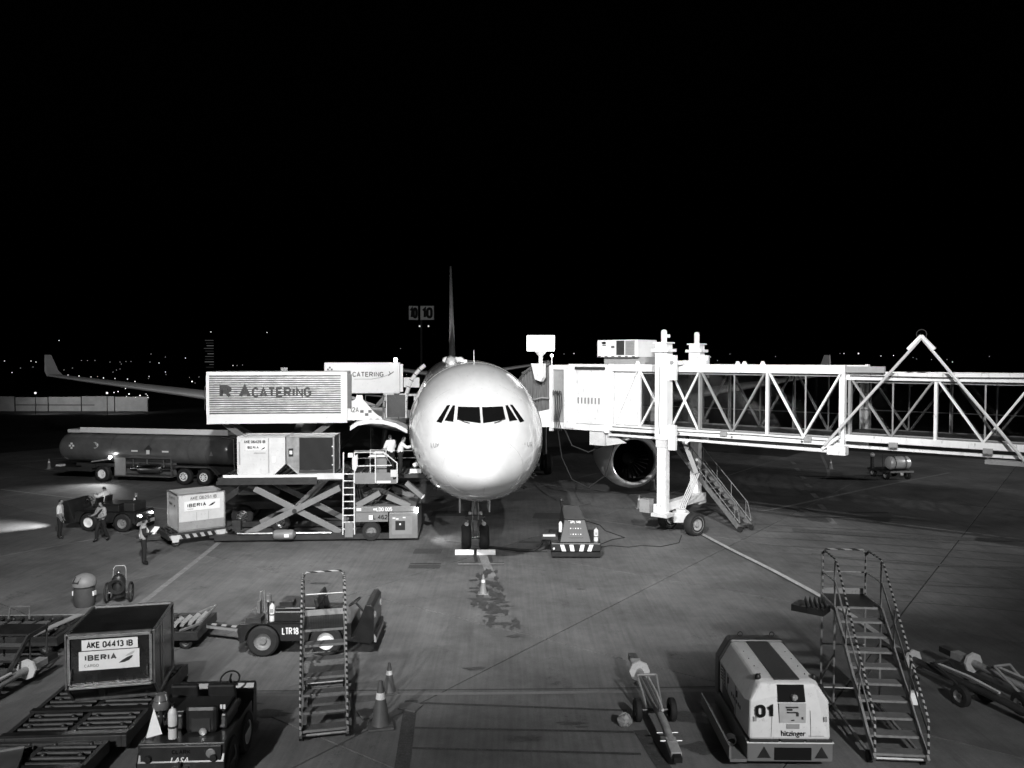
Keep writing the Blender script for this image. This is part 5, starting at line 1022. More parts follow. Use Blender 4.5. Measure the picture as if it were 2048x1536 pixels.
for x in (.3, 1.4): MB().prism([(x - .13, .3), (x + .13, .3), (x, .52)], 'y', -.032, -.02).build('warning_triangle', BLACK, GP)
MB().b2(-.34, -.02, .0, 2.5, .2, .26).build('side_tray', GB, GP); MB().b2(-.36, -.32, .0, 2.5, .26, .5).build('tray_lip', GB, GP)
rc = MB().add([(.58, .036, 1.37), (1.1, .036, 1.37), (1.1, .15, 1.665), (.58, .15, 1.665)], [(0, 1, 2, 3)]); rc = rc.build('lamp_recess', INK, GP); o = rc
for v in o.data.vertices: v.co.y -= .012
MB().lathe([(.01, .1), (.05, .09), (.07, .02), (.07, 0)], (.88, .04, 1.45), (0, -.9, .4), 16).build('lamp', LENS, rc, True)
cp = MB().add([(.6, .015, .98), (1.1, .015, .98), (1.11, .035, 1.35), (.59, .035, 1.35)], [(0, 1, 2, 3)]).build('control_panel', mat('panel_grey', .42, .45), GP)
for v in cp.data.vertices: v.co.y -= .016
for x0, x1, z0, z1 in ((.72, .95, 1.27, 1.29), (.74, .84, 1.22, 1.25), (.74, .95, 1.17, 1.19), (.92, .96, 1.11, 1.17), (1.02, 1.05, 1.05, 1.09), (.82, .88, 1.02, 1.035)): MB().b2(x0, x1, -.02, .0, z0, z1).build('control_print', DGREY, cp)
MB().b2(.74, .98, -.006, .0, .86, .95).build('data_plate', LGREY, GP)
block('01', .25, (.31, -.005, 1.2), INK, GP, (87, 0, 0), t=.24, sx=1.0); text('hitzinger', .15, (.86, -.012, .77), INK, GP, bold=.008, sx=.9)
for x in (.27, 1.36): MB().lathe([(.06, 0), (.06, .05), (.04, .09), (.01, .1)], (x, .33, 1.7), (0, 0, 1), 12).build('roof_knob', BLACK, GP, True)
for x in (.5, 1.2): MB().ring((x, 2.5, 1.83), (0, 1, 0), .05, .014, 16, 6).build('lifting_ring', BLACK, GP, True)
o = MB().add([(-.012, 1.0, .68), (-.012, 2.0, .68), (-.012, 2.0, 1.0), (-.012, 1.0, .82)], [(0, 1, 2, 3)]).build('side_opening', BLACK, GP); 
MB().add([(-.008, 1.75, .9), (-.008, 2.15, 1.0), (-.008, 2.15, 1.3), (-.008, 1.75, 1.3)], [(0, 1, 2, 3)]).build('side_grille', DGREY, GP)
for k in range(5): MB().tube([(-.012, 1.78, .95 + .07 * k), (-.012, 1.95, 1.0 + .065 * k), (-.012, 2.12, .98 + .06 * k)], .01, 5).build('emblem_arc', LABEL, GP)
for k in range(6): MB().b2(-.01, -.004, .55 + k * .13, .61 + k * .13, .98 + .0 * k, 1.05).build('side_print', DGREY, GP)
for y in (.5, 2.1):
    for x, a in ((.1, (-1, 0, 0)), (1.5, (1, 0, 0))): wheel(GP, (x, y, .24), a, .24, .16, GREY)
for y in (.95, 1.6): MB().b2(-.006, .0, y, y + .012, .66, 1.3).build('door_seam', GREY, GP)
for y in (.8, 1.5): MB().b2(-.02, -.002, y, y + .05, 1.12, 1.24).build('door_latch', BLACK, GP)
MB().b2(1.15, 1.45, -.012, -.004, .72, .725).build('seam_line', GREY, GP); MB().tube([(1.2, 0.0, .7), (1.2, .035, 1.2)], .004, 4).build('seam_line', GREY, GP); MB().tube([(.44, 0.0, .7), (.47, .035, 1.2)], .004, 4).build('seam_line', GREY, GP)
for x in (.1, 1.45): MB().b2(x, x + .06, .0, .03, 1.0, 1.08).build('hinge', LGREY, GP)
for k in range(6): MB().ring((-.19, .5 + .02 * k, .36), (0, 1, .1), .09 + .004 * k, .02, 18, 6).build('cable_coil', RUBBER, GP, True)
for k in range(8): MB().ball((.36 + .88 * (k % 2), .5 + .4 * (k // 2), 1.735), .014, 6).build('roof_screw', GREY, GP)

# ---------------------------------------------------------------- ground unit by the nose wheel
UP = thing('start_unit', 'dark wedge shaped ground unit with striped bumper and hose near nose wheel', 'ground unit', (1.55, 31.75, 0), R(-1))
UM = mat('unit_dark', .02, .42, var=.2, scale=2, coat=.15)
b = MB().b2(.0, 2.0, 0, 2.6, .28, .62).build('base', UM, UP, bevel=.04); MB().b2(.02, 1.98, -.02, 2.6, .08, .26).build('skirt', BLACK, UP)
tw = MB().hull8([(.35, .1, .62), (1.62, .1, .62), (1.5, 2.3, .62), (.35, 2.3, .62), (.55, .55, 1.45), (1.4, .55, 1.45), (1.25, 2.1, 1.75), (.5, 2.1, 1.75)]).build('tower', UM, UP, bevel=.03)
o = MB().b2(.72, 1.3, .0, .02, .0, .46).build('gauge_panel', BLACK, UP); o.location = (0, .16, .8); o.rotation_euler = (R(-28.5), 0, 0)
for k in range(10): q = MB().b2(.78 + .1 * (k % 5), .82 + .1 * (k % 5), -.008, 0, .12 + .24 * (k // 5), .16 + .24 * (k // 5)).build('gauge', LABEL if k % 3 else LGREY, o)
block('UPL 148', .1, (1.0, .46, 1.37), LABEL, UP, (62, 0, 0), t=.18, sx=.8); MB().beam((.72, .46, 1.42), (.84, .46, 1.42), .05, .01).build('data_plate', LABEL, UP)
for k, x in enumerate((.46, .8, 1.14, 1.46)):
    sh = (.08, .05, -.06, -.09)[k]; MB().add([(x - .02, -.022, .3), (x + .14, -.022, .3), (x + .14 - sh, -.022, .56), (x - .02 - sh, -.022, .56)], [(0, 1, 2, 3)]).build('bumper_block', LABEL, UP)
MB().add([(.4, -.012, .29), (1.64, -.012, .29), (1.64, -.012, .57), (.4, -.012, .57)], [(0, 1, 2, 3)]).build('bumper_panel', BLACK, UP)
MB().cyl((.5, 1.9, 1.72), (.5, 1.9, 1.92), .045, n=8).build('beacon_pole', BLACK, UP); MB().ball((.5, 1.9, 2.0), .09).build('beacon', BLACK, UP, True)
extinguisher(UP, 1.82, .35, .62, .55, .09)
MB().lathe([(.02, 0), (.07, .02), (.07, .35), (.04, .42), (.02, .43)], (.4, .5, .95), (0, 0, 1), 12).build('fluid_bottle', LABEL, UP, True); MB().b2(-.35, .3, .6, 1.4, .62, .74).build('side_shelf', DGREY, UP); MB().b2(-.3, .2, .65, .9, .74, .78).build('folder', LABEL, UP)
MB().ball((.12, -.03, .4), .05, 8).build('marker', LABEL, UP, True)
for x in (.25, 1.75):
    for y in (.5, 2.1): wheel(UP, (x, y, .2), (-1 if x < 1 else 1, 0, 0), .2, .15, GREY)
h = thing('air_hose', 'black hose lying from the dark ground unit to the nose wheel', 'hose', (0, 0, 0)); MB().tube([(1.5, 32.4, .62), (1.25, 32.6, .5), (1.1, 32.75, .2), (.9, 32.85, .06), (.3, 32.9, .06), (-.4, 33.2, .06), (-1.0, 33.4, .07)], .055, 8).build('hose', RUBBER, h, True)
h2 = thing('power_cable', 'thin black cable snaking over the apron towards the bridge wheels', 'cable', (0, 0, 0)); pts = [(3.45, 33.4, .02), (4.2, 33.9, .02), (4.9, 33.6, .02), (5.5, 33.9, .02), (6.3, 33.7, .02), (7.2, 34.4, .02), (7.6, 35.8, .02)]; MB().tube(pts, .018, 5).build('cable', RUBBER, h2, True)
h3 = thing('loose_cable', 'second thin cable lying behind the dark ground unit', 'cable', (0, 0, 0)); MB().tube([(3.4, 33.6, .02), (4.4, 35.0, .02), (5.0, 35.4, .02), (4.3, 36.8, .02), (4.2, 38, .02), (3.2, 39.8, .02), (2.9, 41, .02)], .018, 5).build('cable', RUBBER, h3, True)

# ---------------------------------------------------------------- tow bars
def towbar(label, loc, rz, L=4.9, m=None, wheels=True, zt=.42):
    m = m or mat('tow_bar_pale', .34, .5, var=.2, scale=4, wear=.4, wearv=.16); t = thing('tow_bar', label, 'tow bar', loc, rz)
    MB().tube([(.9, 0, zt), (L - 1.2, 0, zt - .05), (L - .5, 0, zt - .15)], .085, 12).build('tube', m, t, True)
    b = MB(); b.beam((0, 0, zt), (.45, 0, zt), .2, .14); b.build('head', BLACK, t); MB().beam((.4, 0, zt), (.95, 0, zt), .26, .18).build('head_block', m, t, bevel=.02)
    MB().lathe([(.1, -.03), (.25, -.03), (.25, .03), (.1, .03)], (1.0, 0, zt), (1, 0, 0), 8).build('shear_flange', WHITE_D, t)
    b = MB(); b.beam((L - .7, 0, zt - .14), (L - .15, 0, zt - .2), .22, .14); b.build('tail_block', m, t, bevel=.02); b = MB(); b.beam((L - .2, 0, zt - .2), (L, 0, zt - .22), .16, .1); b.build('tow_eye', BLACK, t)
    for k in range(4): MB().ball((.98, .17 * math.cos(k * 1.57 + .7), zt + .17 * math.sin(k * 1.57 + .7)), .035, 6).build('flange_bolt', DGREY, t)
    for d in (-.06, .06): MB().tube([(1.6, d, zt + .14), (2.6, d, zt + .16), (3.4, d * .5, zt + .1)], .03, 6).build('hydraulic_tube', WHITE_D if d > 0 else GREY, t)
    if wheels:
        x = 2.75; MB().cyl((x, -.42, .25), (x, .42, .25), .035, n=8).build('axle', DGREY, t)
        b = MB(); b.tube([(x - .9, -.22, zt + .25), (x - .9, .22, zt + .25)], .03, 6); b.tube([(x - .9, -.22, zt + .25), (x, -.16, .25)], .03, 6); b.tube([(x - .9, .22, zt + .25), (x, .16, .25)], .03, 6); b.build('lift_frame', m, t)
        for y in (-.38, .38): wheel(t, (x, y, .25), (0, -1 if y < 0 else 1, 0), .25, .14, GREY)
    for x in (L - .95, L - .6): MB().cyl((x, -.22, zt - .12), (x, .22, zt - .12), .014, n=5).build('pin', STEEL, t)
    return t
towbar('pale tow bar on two wheels left of the white power unit', (3.05, 20.2, 0), R(-88), 4.9)
o = thing('rag_bag', 'crumpled pale bag lying by the tow bar wheel', 'bag', (2.45, 17.2, 0)); g = MB().ball((0, 0, .14), .16, 14, (1, .8, .9)); g.v = [(x + rng.uniform(-.03, .03), y + rng.uniform(-.03, .03), max(.0, z + rng.uniform(-.03, .03))) for x, y, z in g.v]; g.build('crumpled_sheet', LGREY, o)
towbar('pale tow bar with handle frame at the right edge', (11.1, 20.5, 0), R(-76), 5.2, zt=.5)
towbar('dark wheeled tow bar lying nearest the tall steps', (9.75, 20.9, 0), R(-71), 5.4, DGREY)
towbar('pale tow bar pointing at the dark container from the left edge', (-11.7, 20.3, 0), R(-96), 4.6, mat('tow_bar_pale2', .26, .5, var=.2, scale=4, wear=.4, wearv=.12), False)

# ---------------------------------------------------------------- cones, bin, cart
CONEM = mat('cone_plastic', .09, .5, var=.12, scale=4, wear=.2, wearv=.07); BAND = mat('reflective_band', .75, .35, var=.05)
def cone(label, loc, h=.72, m=CONEM, rz=0.0):
    t = thing('traffic_cone', label, 'traffic cone', loc, rz); s = h / .72
    MB().b2(-.2 * s, .2 * s, -.2 * s, .2 * s, 0, .04 * s).build('base', m, t, bevel=.015)
    MB().lathe([(.15 * s, .04 * s), (.14 * s, .06 * s), (.03 * s, h), (.022 * s, h + .004), (.015 * s, h - .02)], (0, 0, 0), (0, 0, 1), 20).build('body', m, t, True)
    z0, z1 = .44 * s, .54 * s; rr = lambda z: .14 * s - (.11 * s) * (z - .06 * s) / (h - .06 * s) + .003
    MB().lathe([(rr(z0), z0), (rr(z1), z1)], (0, 0, 0), (0, 0, 1), 20, cap=False).build('reflective_collar', BAND, t, True)
    return t
CL = mat('cone_pale', .2, .5, var=.12, scale=4)
cone('single cone on the lead in line in front of the nose wheel', (-.97, 26.95, .0), .66, CL)
cone('larger cone right of the left steps, front one of two', (-2.85, 17.2, 0), 1.0, CONEM, .2); cone('smaller cone behind the front one beside the left steps', (-2.93, 18.95, 0), .72, CONEM, .4)
cone('plain cone standing in front of the right engine', (6.75, 42.4, 0), .72, CL); cone('tall cone beside the bridge column under the engine', (8.5, 48.2, 0), .9, CL)
cone('distant cone right of the bridge beside a painted line', (22.86, 57.4, 0), .72, CL); cone('distant cone at the front end of the fuel tanker', (-33.2, 57.4, 0), .75, CL)
for i, (x, y, r_) in enumerate(((-3.25, 17.75, .5), (-2.35, 18.1, 1.2))):
    o = MB().prism([(-.2, -.25), (.2, -.25), (.22, .1), (.05, .28), (-.18, .2)], 'z', 0, .04).build('cone_foot', GREY, None, bevel=.01); o.location = (x, y, .006); o.rotation_euler = (0, 0, r_); tag(o, ('flat rubber foot lying left of the larger cone', 'flat rubber foot lying right of the larger cone')[i], 'cone foot')
o = thing('waste_bin', 'dark barrel bin with pale domed lid left of the fire cart', 'waste bin', (-13.77, 25.65, 0)); MB().lathe([(.27, 0), (.3, .05), (.33, .35), (.31, .62), (.34, .66), (.33, .7)], (0, 0, 0), (0, 0, 1), 28).build('barrel', mat('bin_dark', .07, .55, var=.2), o, True)
MB().lathe([(.36, .68), (.37, .74), (.34, .86), (.25, .98), (.12, 1.04), (.01, 1.05)], (0, 0, 0), (0, 0, 1), 28).build('dome_lid', mat('bin_lid', .2, .5, var=.15), o, True)
q = MB().b2(-.12, .12, -.02, .02, -.1, .12).build('lid_flap', DGREY, o); q.location = (-.1, -.27, .88); q.rotation_euler = (R(-40), 0, R(-18)); 
for s_ in (-1, 1): MB().b2(s_ * .32 - .03, s_ * .32 + .03, -.1, .06, .36, .5).build('handle', LABEL, o)
o = thing('fire_cart', 'wheeled dark extinguisher cart with hose coil and spoked wheels', 'extinguisher cart', (-12.85, 26.0, 0), R(12))
MB().lathe([(.05, .15), (.2, .2), (.21, .75), (.15, .88), (.04, .92)], (0, .05, 0), (0, 0, 1), 20).build('cylinder', BLACK, o, True)
for k in range(3): MB().ring((0, -.2 - .02 * k, .58), (0, 1, .15), .18 + .03 * k, .026, 24, 6).build('hose_coil', RUBBER, o, True)
MB().tube([(-.2, .1, .5), (-.19, .2, 1.05), (-.14, .25, 1.15), (.14, .25, 1.15), (.19, .2, 1.05), (.2, .1, .5)], .018, 6).build('push_handle', GALV, o); MB().cyl((-.36, .05, .32), (.36, .05, .32), .025, n=8).build('axle', STEEL, o); MB().ball((0, .05, .97), .07, 8).build('valve', STEEL, o, True)
for s_ in (-1, 1):
    w = MB().ring((s_ * .36, .05, .33), (1, 0, 0), .3, .035, 28, 8).build('wheel', RUBBER, o, True); 
    for k in range(8): a = k * .785; MB().cyl((s_ * .36, .05, .33), (s_ * .36, .05 + .29 * math.cos(a), .33 + .29 * math.sin(a)), .01, n=5).build('spoke', STEEL, w)

# ---------------------------------------------------------------- water cart far right
o = thing('tank_cart', 'small cart with polished steel tank out beyond the bridge', 'tank cart', (24.5, 51.9, 0), R(8))
b = MB().lathe([(.05, .15), (.35, .2), (.43, .3), (.43, 1.5), (.35, 1.62), (.05, 1.66)], (0, .5, 1.1), (1, 0, 0), 28).build('tank', mat('pale_tank', .7, .3, metal=.3, var=.1), o, True)
for x in (.5, 1.25): MB().ring((x, .5, 1.1), (1, 0, 0), .44, .03, 28, 6).build('tank_strap', STEEL, b, True)
MB().b2(-.2, 1.75, .1, 2.2, .48, .6).build('chassis', DGREY, o); MB().b2(.1, 1.7, .0, .1, .5, .62).build('rear_bumper', LGREY, o); MB().b2(.75, .95, -.03, .0, .35, .5).build('number_plate', LABEL, o); MB().b2(-.3, -.15, 1.5, 1.7, .6, 1.55).build('pump_post', DGREY, o); MB().ball((-.22, 1.6, 1.5), .16, 10).build('pump_head', LGREY, o, True)
for x in (.05, 1.55):
    for y in (.45, 1.9): wheel(o, (x, y, .3), (-1 if x < 1 else 1, 0, 0), .3, .18, LGREY)
b = MB(); b.tube([(.3, 1.2, .6), (.3, 1.3, 1.6), (1.3, 1.3, 1.6), (1.3, 1.2, .6)], .03, 6); b.build('hose_frame', DGREY, o)

# ---------------------------------------------------------------- background: barrier wall, stand sign, tower, town lights
o = thing('perimeter_wall', 'long pale panel wall on the far left of the apron', 'wall', (-54.2, 119.5, 0), R(-1)); PW = mat('wall_panel_pale', .45, .8, var=.2, scale=.5)
for i in range(10): MB().b2(-5 * i - 4.9, -5 * i - .05, -.08, .08, 0, 2.15 + .08 * math.sin(i * 1.7)).build('panel', PW, o); MB().b2(-5 * i - .05, -5 * i + .05, -.12, .12, 0, 2.2).build('post', DGREY, o)
MB().b2(-20, -8, -.1, -.081, .85, 1.0).build('smear', GREY, o)
for x, lab in ((-66.5, 'left'), (-56.5, 'right')):
    q = thing('lamp_post', 'small %s lamp post in front of the far left wall' % lab, 'lamp post', (x, 112, 0)); MB().cyl((0, 0, 0), (0, 0, 3.0), .05, n=6).build('post', BLACK, q); MB().ball((0, 0, 3.05), .14, 8).build('globe', emit('town_lamp', 1.5), q, True); spot('post_light', (0, .2, 3.0), (0, 9, 0), 650, 150, 1.0, .1, q)
o = thing('stand_sign', 'dim lit double stand number sign reading 10 above the dark apron', 'stand sign', (-12.2, 108, 0)); MB().beam((0, .3, 0), (0, .3, 14.0), .25).build('pole', mat('pole_black', .004, .9), o); SF = mat('sign_face', .1, .6); SF.node_tree.nodes['Principled BSDF'].inputs['Emission Color'].default_value = (1, 1, 1, 1); SF.node_tree.nodes['Principled BSDF'].inputs['Emission Strength'].default_value = .03
for x, w, r_ in ((-1.05, 1.35, 24), (.85, 1.95, -10)):
    f = MB().b2(-w / 2, w / 2, -.1, .1, 0, 1.95).build('sign_box', BLACK, o); f.location = (x, 0, 13.0); f.rotation_euler = (0, 0, R(r_)); MB().b2(-w / 2 + .06, w / 2 - .06, -.12, -.1, .06, 1.89).build('sign_face', SF, f); block('10', 1.5, (0, -.13, .97), INK, f, t=.24, sx=.7 * w / 1.95)
for x in (-.2, 1.0): MB().ball((x, 0, 12.2), .12, 6).build('sign_lamp', emit('small_lamp', .6), o)
o = thing('distant_tower', 'far tower block with faint lit floors left of the trucks', 'building', (-226, 600, 0)); MB().b2(-4, 4, 0, 10, 0, 21).build('wall', mat('tower_dark', .02, .9), o)
for k in range(11):
    w = 3.8; MB().b2(-w + rng.uniform(0, 4), w - .4, -.3, 0, -1 + k * 2.0 + 1.6, -1 + k * 2.0 + 1.95).build('lit_floor', emit('floor_glow%d' % (k % 3), (.02, .06, .12)[k % 3]), o)
MB().beam((0, 4, 21), (0, 4, 27), .3).build('mast', BLACK, o); MB().ball((0, 4, 27.2), .5, 6).build('mast_lamp', emit('small_lamp', .6), o)
lm = MB().ball((0, 0, 0), 1, 8).mesh('lamp_globe', True); lm.materials.append(emit('town_lamp', 1.5)); lm2 = MB().ball((0, 0, 0), 1, 8).mesh('lamp_globe', True); lm2.materials.append(emit('town_lamp_dim', .45))
pts = [(9, 722, 2), (62, 722, 2), (72, 724, 2), (118, 681, 2), (41, 736, 1), (24, 745, 2), (66, 734, 1), (128, 740, 1), (145, 736, 1), (136, 750, 2), (158, 752, 3), (182, 754, 2), (207, 756, 3), (230, 757, 2), (255, 758, 3), (270, 763, 3), (195, 753, 1), (163, 721, 1), (175, 721, 1), (190, 721, 1), (220, 724, 1), (240, 724, 1), (252, 723, 1), (262, 723, 1), (300, 724, 1), (318, 726, 2), (302, 708, 1), (331, 744, 2), (332, 749, 1), (371, 716, 2), (331, 714, 1), (379, 755, 1), (298, 753, 2), (297, 757, 1), (384, 763, 4), (390, 766, 1), (398, 754, 1), (418, 684, 1), (466, 731, 2), (474, 731, 1), (485, 730, 1), (534, 665, 2), (228, 785, 3), (236, 783, 3), (251, 777, 3), (258, 788, 4), (253, 793, 2), (280, 791, 4), (271, 795, 2), (292, 788, 2), (296, 795, 3), (295, 791, 2), (240, 738, 1), (226, 744, 1), (243, 728, 1), (233, 740, 1),
       (801, 697, 1), (809, 744, 1), (813, 749, 1), (823, 746, 1), (1128, 708, 1), (1148, 707, 2), (1298, 705, 1), (1333, 761, 2), (1421, 714, 2), (1435, 721, 1), (1460, 708, 1), (1551, 713, 1), (1680, 707, 1), (1688, 707, 2), (1717, 707, 4), (1762, 712, 2), (1787, 711, 2), (1826, 715, 1), (1833, 718, 1), (1863, 719, 1), (1894, 719, 1), (1905, 724, 2), (1979, 713, 1), (1600, 801, 1), (1594, 817, 1), (1824, 772, 1)]
CT_, ST_ = math.cos(R(1.889)), math.sin(R(1.889))
for (px, py, s) in pts:
    u, v = (px - 1024) / 1607, (768 - py) / 1607; sl = (-ST_ + v * CT_) / (CT_ + v * ST_); D = 640.0
    if sl < -.0035: D = min(640.0, -(8 - 3.0) / sl) if sl < 0 else 640.0
    D = max(D, 75); X = u / (CT_ + v * ST_) * D
    o = bpy.data.objects.new('town_light', lm if s > 1 else lm2); COL.objects.link(o); o.location = (X, D, 8 + sl * D); r_ = D / 1607 * (.62, .75, .95, 1.35)[s - 1]; o.scale = (r_, r_, r_)
    reg_ = 'tiny light low above the far left wall' if px < 300 and py > 774 else 'tiny town light behind the left wing' if px < 640 else 'tiny far light beside the airliner fuselage' if px < 900 else 'tiny far light above or through the boarding bridge'
    tag(o, reg_, 'light', reg_.replace('tiny', 'lights:'))
# ---------------------------------------------------------------- people
SKIN = mat('skin', .22, .55, var=.1, scale=20); HAIR = mat('hair_black', .012, .6, var=.3, scale=40); TROU = mat('trousers_dark', .012, .85, var=.3, scale=12, bump=.2); SHOE = mat('shoe_black', .01, .35)
SHIRTW = mat('shirt_white', .72, .8, var=.05, scale=9, bump=.25); SHIRTG = mat('shirt_pale', .34, .8, var=.1, scale=9, bump=.25); SHIRTD = mat('shirt_dark', .015, .85, var=.2, scale=9); VEST = mat('vest_grey', .3, .75, var=.1, scale=9, bump=.2)
BASE = dict(pel=(0, 0, .95), spi=(0, .0, 1.15), che=(0, .01, 1.33), nec=(0, .0, 1.5), hd0=(0, .02, 1.58), hd1=(0, .03, 1.66), hd2=(0, .02, 1.73), nose=(0, .125, 1.635),
            shR=(.17, 0, 1.42), elR=(.24, -.02, 1.14), wrR=(.25, .06, .89), haR=(.25, .09, .81), shL=(-.17, 0, 1.42), elL=(-.24, -.02, 1.14), wrL=(-.25, .06, .89), haL=(-.25, .09, .81),
            hiR=(.095, 0, .9), knR=(.1, .02, .5), anR=(.1, -.02, .1), toR=(.115, .15, .045), hiL=(-.095, 0, .9), knL=(-.1, .02, .5), anL=(-.1, -.02, .1), toL=(-.115, .15, .045))
BONES = [('pel', 'spi', 1), ('spi', 'che', 1), ('che', 'nec', 1), ('nec', 'hd0', 0), ('hd0', 'hd1', 0), ('hd1', 'hd2', 0), ('hd1', 'nose', 0)]
for s_ in 'RL': BONES += [('che', 'sh' + s_, 1), ('sh' + s_, 'el' + s_, 1), ('el' + s_, 'wr' + s_, 1), ('wr' + s_, 'ha' + s_, 0), ('pel', 'hi' + s_, 2), ('hi' + s_, 'kn' + s_, 2), ('kn' + s_, 'an' + s_, 2), ('an' + s_, 'to' + s_, 3)]
RAD = dict(pel=(.185, .14), spi=(.18, .135), che=(.185, .135), nec=(.055, .055), hd0=(.07, .08), hd1=(.077, .095), hd2=(.06, .075), nose=(.012, .014), sh=(.082, .082), el=(.06, .06), wr=(.038, .038), ha=(.036, .022), hi=(.11, .112), kn=(.085, .088), an=(.07, .072), to=(.048, .036))
def person(label, loc, rz, pose, shirt, sleeve_short=False, vest=False, scale=1.0):
    J = dict(BASE); J.update(pose); names = list(J); idx = {n: i for i, n in enumerate(names)}
    me = bpy.data.meshes.new('person'); me.from_pydata([J[n] for n in names], [(idx[a], idx[b_]) for a, b_, _ in BONES], [])
    ob = bpy.data.objects.new('person_tmp', me); COL.objects.link(ob)
    ob.modifiers.new('skin', 'SKIN'); sk = me.skin_vertices[0].data if me.skin_vertices else None
    if sk is None:
        bpy.context.view_layer.objects.active = ob; me.skin_vertices.new() if hasattr(me.skin_vertices, 'new') else None; sk = me.skin_vertices[0].data
    for n in names: sk[idx[n]].radius = RAD.get(n) or RAD[n[:2]]; sk[idx[n]].use_root = (n == 'pel')
    sd = ob.modifiers.new('sub', 'SUBSURF'); sd.levels = 2; sd.render_levels = 2
    dg = bpy.context.evaluated_depsgraph_get(); bm_ = bpy.data.meshes.new_from_object(ob.evaluated_get(dg)); bpy.data.objects.remove(ob)
    def near(p):
        best = (9, 0, '')
        for a, b_, k in BONES:
            A_, B_ = Vector(J[a]), Vector(J[b_]); d = B_ - A_; t_ = max(0, min(1, (p - A_).dot(d) / max(d.length_squared, 1e-9))); r = (p - (A_ + d * t_)).length
            if r < best[0]: best = (r, k, a + b_)
        return best
    reg = []; 
    for p in bm_.polygons:
        c = p.center; r, k, nm = near(c)
        if sleeve_short and nm[:2] == 'el' and nm[3:5] == 'wr': k = 0
        if nm == 'pelspi' and c.z < J['pel'][2] + .02: k = 2
        reg.append((k, nm))
    fg = MB()                                   # five fingers on each hand, part of the body mesh
    for s_ in 'RL':
        w_, h_ = Vector(J['wr' + s_]), Vector(J['ha' + s_]); d = (h_ - w_).normalized(); a, u, _ = basis(d)
        for q in range(4):
            o_ = h_ + a * ((q - 1.5) * .02); L_f = (.07, .08, .076, .06)[q]; fg.tube([o_, o_ + d * L_f * .5, o_ + d * L_f * .85 + u * .012, o_ + d * L_f + u * .025], [.01, .0095, .009, .007], 6)
        fg.tube([w_ + d * .03 + a * .03, w_ + d * .06 + a * .055, w_ + d * .1 + a * .06], [.012, .011, .009], 6)
    n0 = len(bm_.vertices); vs_ = [tuple(v.co) for v in bm_.vertices]; fs = [tuple(p.vertices) for p in bm_.polygons]; kinds = [k for k, _ in reg]
    fs2 = fs + [tuple(i + n0 for i in f) for f in fg.f]; kinds += [0] * len(fg.f)
    nm_ = bpy.data.meshes.new('person'); nm_.from_pydata(vs_ + fg.v, [], fs2)
    for m in (SKIN, shirt, TROU, SHOE): nm_.materials.append(m)
    for p, k in zip(nm_.polygons, kinds): p.material_index = k; p.use_smooth = True
    body = bpy.data.objects.new('person', nm_); COL.objects.link(body); body.location = loc; body.rotation_euler = (0, 0, rz); body.scale = (scale,) * 3; tag(body, label, 'person')
    def shell(name, test, off, m):
        g = MB(); used = {}; vv = []
        for f, (k, nm) in zip(bm_.polygons, reg):
            if not test(f, k, nm): continue
            ids = []
            for i in f.vertices:
                if i not in used: used[i] = len(vv); v = bm_.vertices[i]; vv.append(tuple(v.co + v.normal * off))
                ids.append(used[i])
            g.f.append(ids)
        g.v = vv
        if g.f: o = g.build(name, m, body, True)
    shell('shirt', lambda f, k, nm: k == 1 and not (sleeve_short and nm[:2] == 'el'), .012, shirt)
    hz = J['hd1'][2]
    shell('hair', lambda f, k, nm: nm[:2] in ('hd',) and (f.center.z > hz + .045 or (f.center.z > hz - .05 and (f.center - Vector(J['hd1'])).dot((Vector(J['nose']) - Vector(J['hd1'])).normalized()) < .015)), .012, HAIR)
    if vest: shell('vest', lambda f, k, nm: nm in ('pelspi', 'spiche', 'chenec', 'cheshR', 'cheshL') and k == 1 or (nm[:2] == 'sh' and abs(f.center.x) < .2), .028, VEST)
    return body
P1 = person('person in pale shirt and dark trousers standing furthest left', (-19.97, 35.3, 0), R(-75), dict(wrR=(.2, .12, .9), haR=(.19, .15, .83), knL=(-.1, -.02, .5), anL=(-.1, -.12, .11), toL=(-.11, .04, .05)), SHIRTW, True)
P2 = person('person walking with dark bag strap across pale shirt in front of the tractor', (-17.86, 34.75, 0), R(160), dict(elR=(.3, .02, 1.18), wrR=(.34, .2, 1.12), haR=(.35, .27, 1.13), elL=(-.26, .06, 1.15), wrL=(-.14, .22, 1.08), haL=(-.08, .25, 1.08), knR=(.11, .16, .52), anR=(.13, .18, .1), toR=(.14, .35, .05), knL=(-.1, -.06, .5), anL=(-.12, -.24, .13), toL=(-.13, -.1, .045)), SHIRTG, True)
MB().tube([(-.17, .0, 1.47), (-.1, .14, 1.36), (.05, .155, 1.2), (.17, .1, 1.03)], .045, 8).build('bag_strap', SHIRTD, P2, True)
P3 = person('person in reflective vest writing on a clipboard beside the dolly', (-14.22, 30.8, 0), R(-62), dict(hd1=(0, .06, 1.65), hd2=(0, .06, 1.72), nose=(0, .165, 1.6), elR=(.22, .02, 1.16), wrR=(.14, .26, 1.2), haR=(.08, .33, 1.22), elL=(-.22, .04, 1.16), wrL=(-.12, .28, 1.15), haL=(-.07, .35, 1.14)), SHIRTD, False, True, 1.02)
REFL = mat('reflective_tape', .8, .4)
MB().tube([(.17 * math.cos(t), .0 + .135 * math.sin(t), 1.08) for t in [6.2832 * i / 20 for i in range(20)]], .022, 6, True).build('reflective_tape', REFL, P3, True)
for s_ in (-1, 1): MB().tube([(s_ * .1, .15, 1.1), (s_ * .11, .16, 1.3), (s_ * .1, .06, 1.5), (s_ * .1, -.1, 1.42), (s_ * .1, -.14, 1.1)], .02, 6).build('reflective_tape', REFL, P3, True)
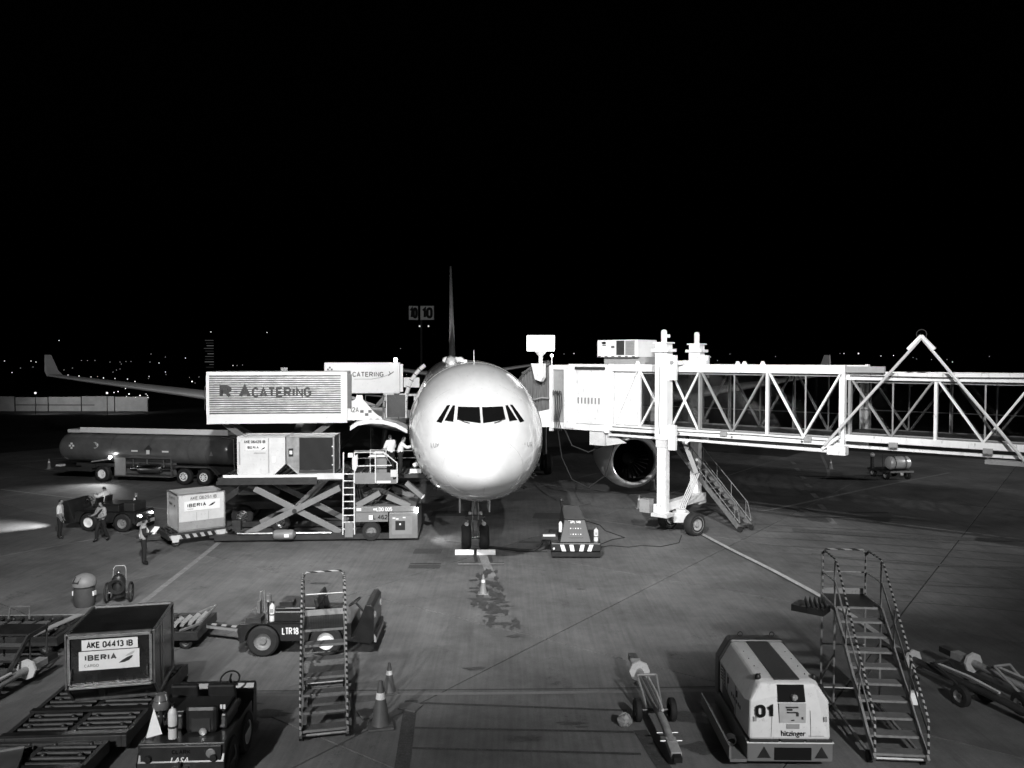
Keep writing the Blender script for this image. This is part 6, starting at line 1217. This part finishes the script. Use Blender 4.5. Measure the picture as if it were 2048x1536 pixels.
o = thing('clipboard', 'white clipboard sheet held by the vested worker', 'clipboard', (-14.22 + .36, 30.8 + .12, 1.28), R(-25)); q = MB().b2(-.15, .15, -.006, .006, -.16, .24).build('board', DGREY, o); q.rotation_euler = (R(-48), 0, 0); q2 = MB().b2(-.14, .14, -.011, -.0065, -.15, .21).build('paper', mat('paper', .85, .6), o); q2.rotation_euler = (R(-48), 0, 0)
sit = dict(pel=(0, 0, .55), spi=(0, -.01, .76), che=(0, .02, .95), nec=(0, .02, 1.12), hd0=(0, .05, 1.2), hd1=(0, .06, 1.28), hd2=(0, .05, 1.35), nose=(0, .155, 1.255), shR=(.17, .02, 1.04), shL=(-.17, .02, 1.04), elR=(.22, .24, .88), wrR=(.14, .45, .95), haR=(.12, .52, .97), elL=(-.22, .24, .88), wrL=(-.14, .45, .95), haL=(-.12, .52, .97), hiR=(.1, .03, .52), knR=(.13, .45, .53), anR=(.12, .55, .14), toR=(.13, .72, .1), hiL=(-.1, .03, .52), knL=(-.13, .45, .53), anL=(-.12, .55, .14), toL=(-.13, .72, .1))
P4 = person('person in white shirt seated driving the tractor on the left', (-19.2, 37.75, .56), R(82), sit, SHIRTW)
P5 = person('person in white shirt with dark hair at the loader controls, left of two', (-5.42, 35.75, 2.82), R(35), dict(elR=(.24, .06, 1.17), wrR=(.2, .26, 1.08), haR=(.18, .33, 1.06), elL=(-.25, .06, 1.17), wrL=(-.2, .28, 1.1), haL=(-.18, .35, 1.08), hd1=(0, .05, 1.65), nose=(0, .15, 1.61)), SHIRTW)
P6 = person('person in long white shirt reaching out to touch the airliner skin', (-4.92, 35.25, 2.82), R(-78), dict(che=(0, .06, 1.3), nec=(0, .1, 1.46), hd0=(0, .14, 1.54), hd1=(0, .16, 1.62), hd2=(0, .15, 1.69), nose=(0, .26, 1.58), shR=(.17, .08, 1.38), shL=(-.17, .08, 1.38), elR=(.2, .3, 1.22), wrR=(.18, .5, 1.3), haR=(.17, .57, 1.33), elL=(-.2, .28, 1.2), wrL=(-.17, .48, 1.26), haL=(-.16, .55, 1.28)), SHIRTW)
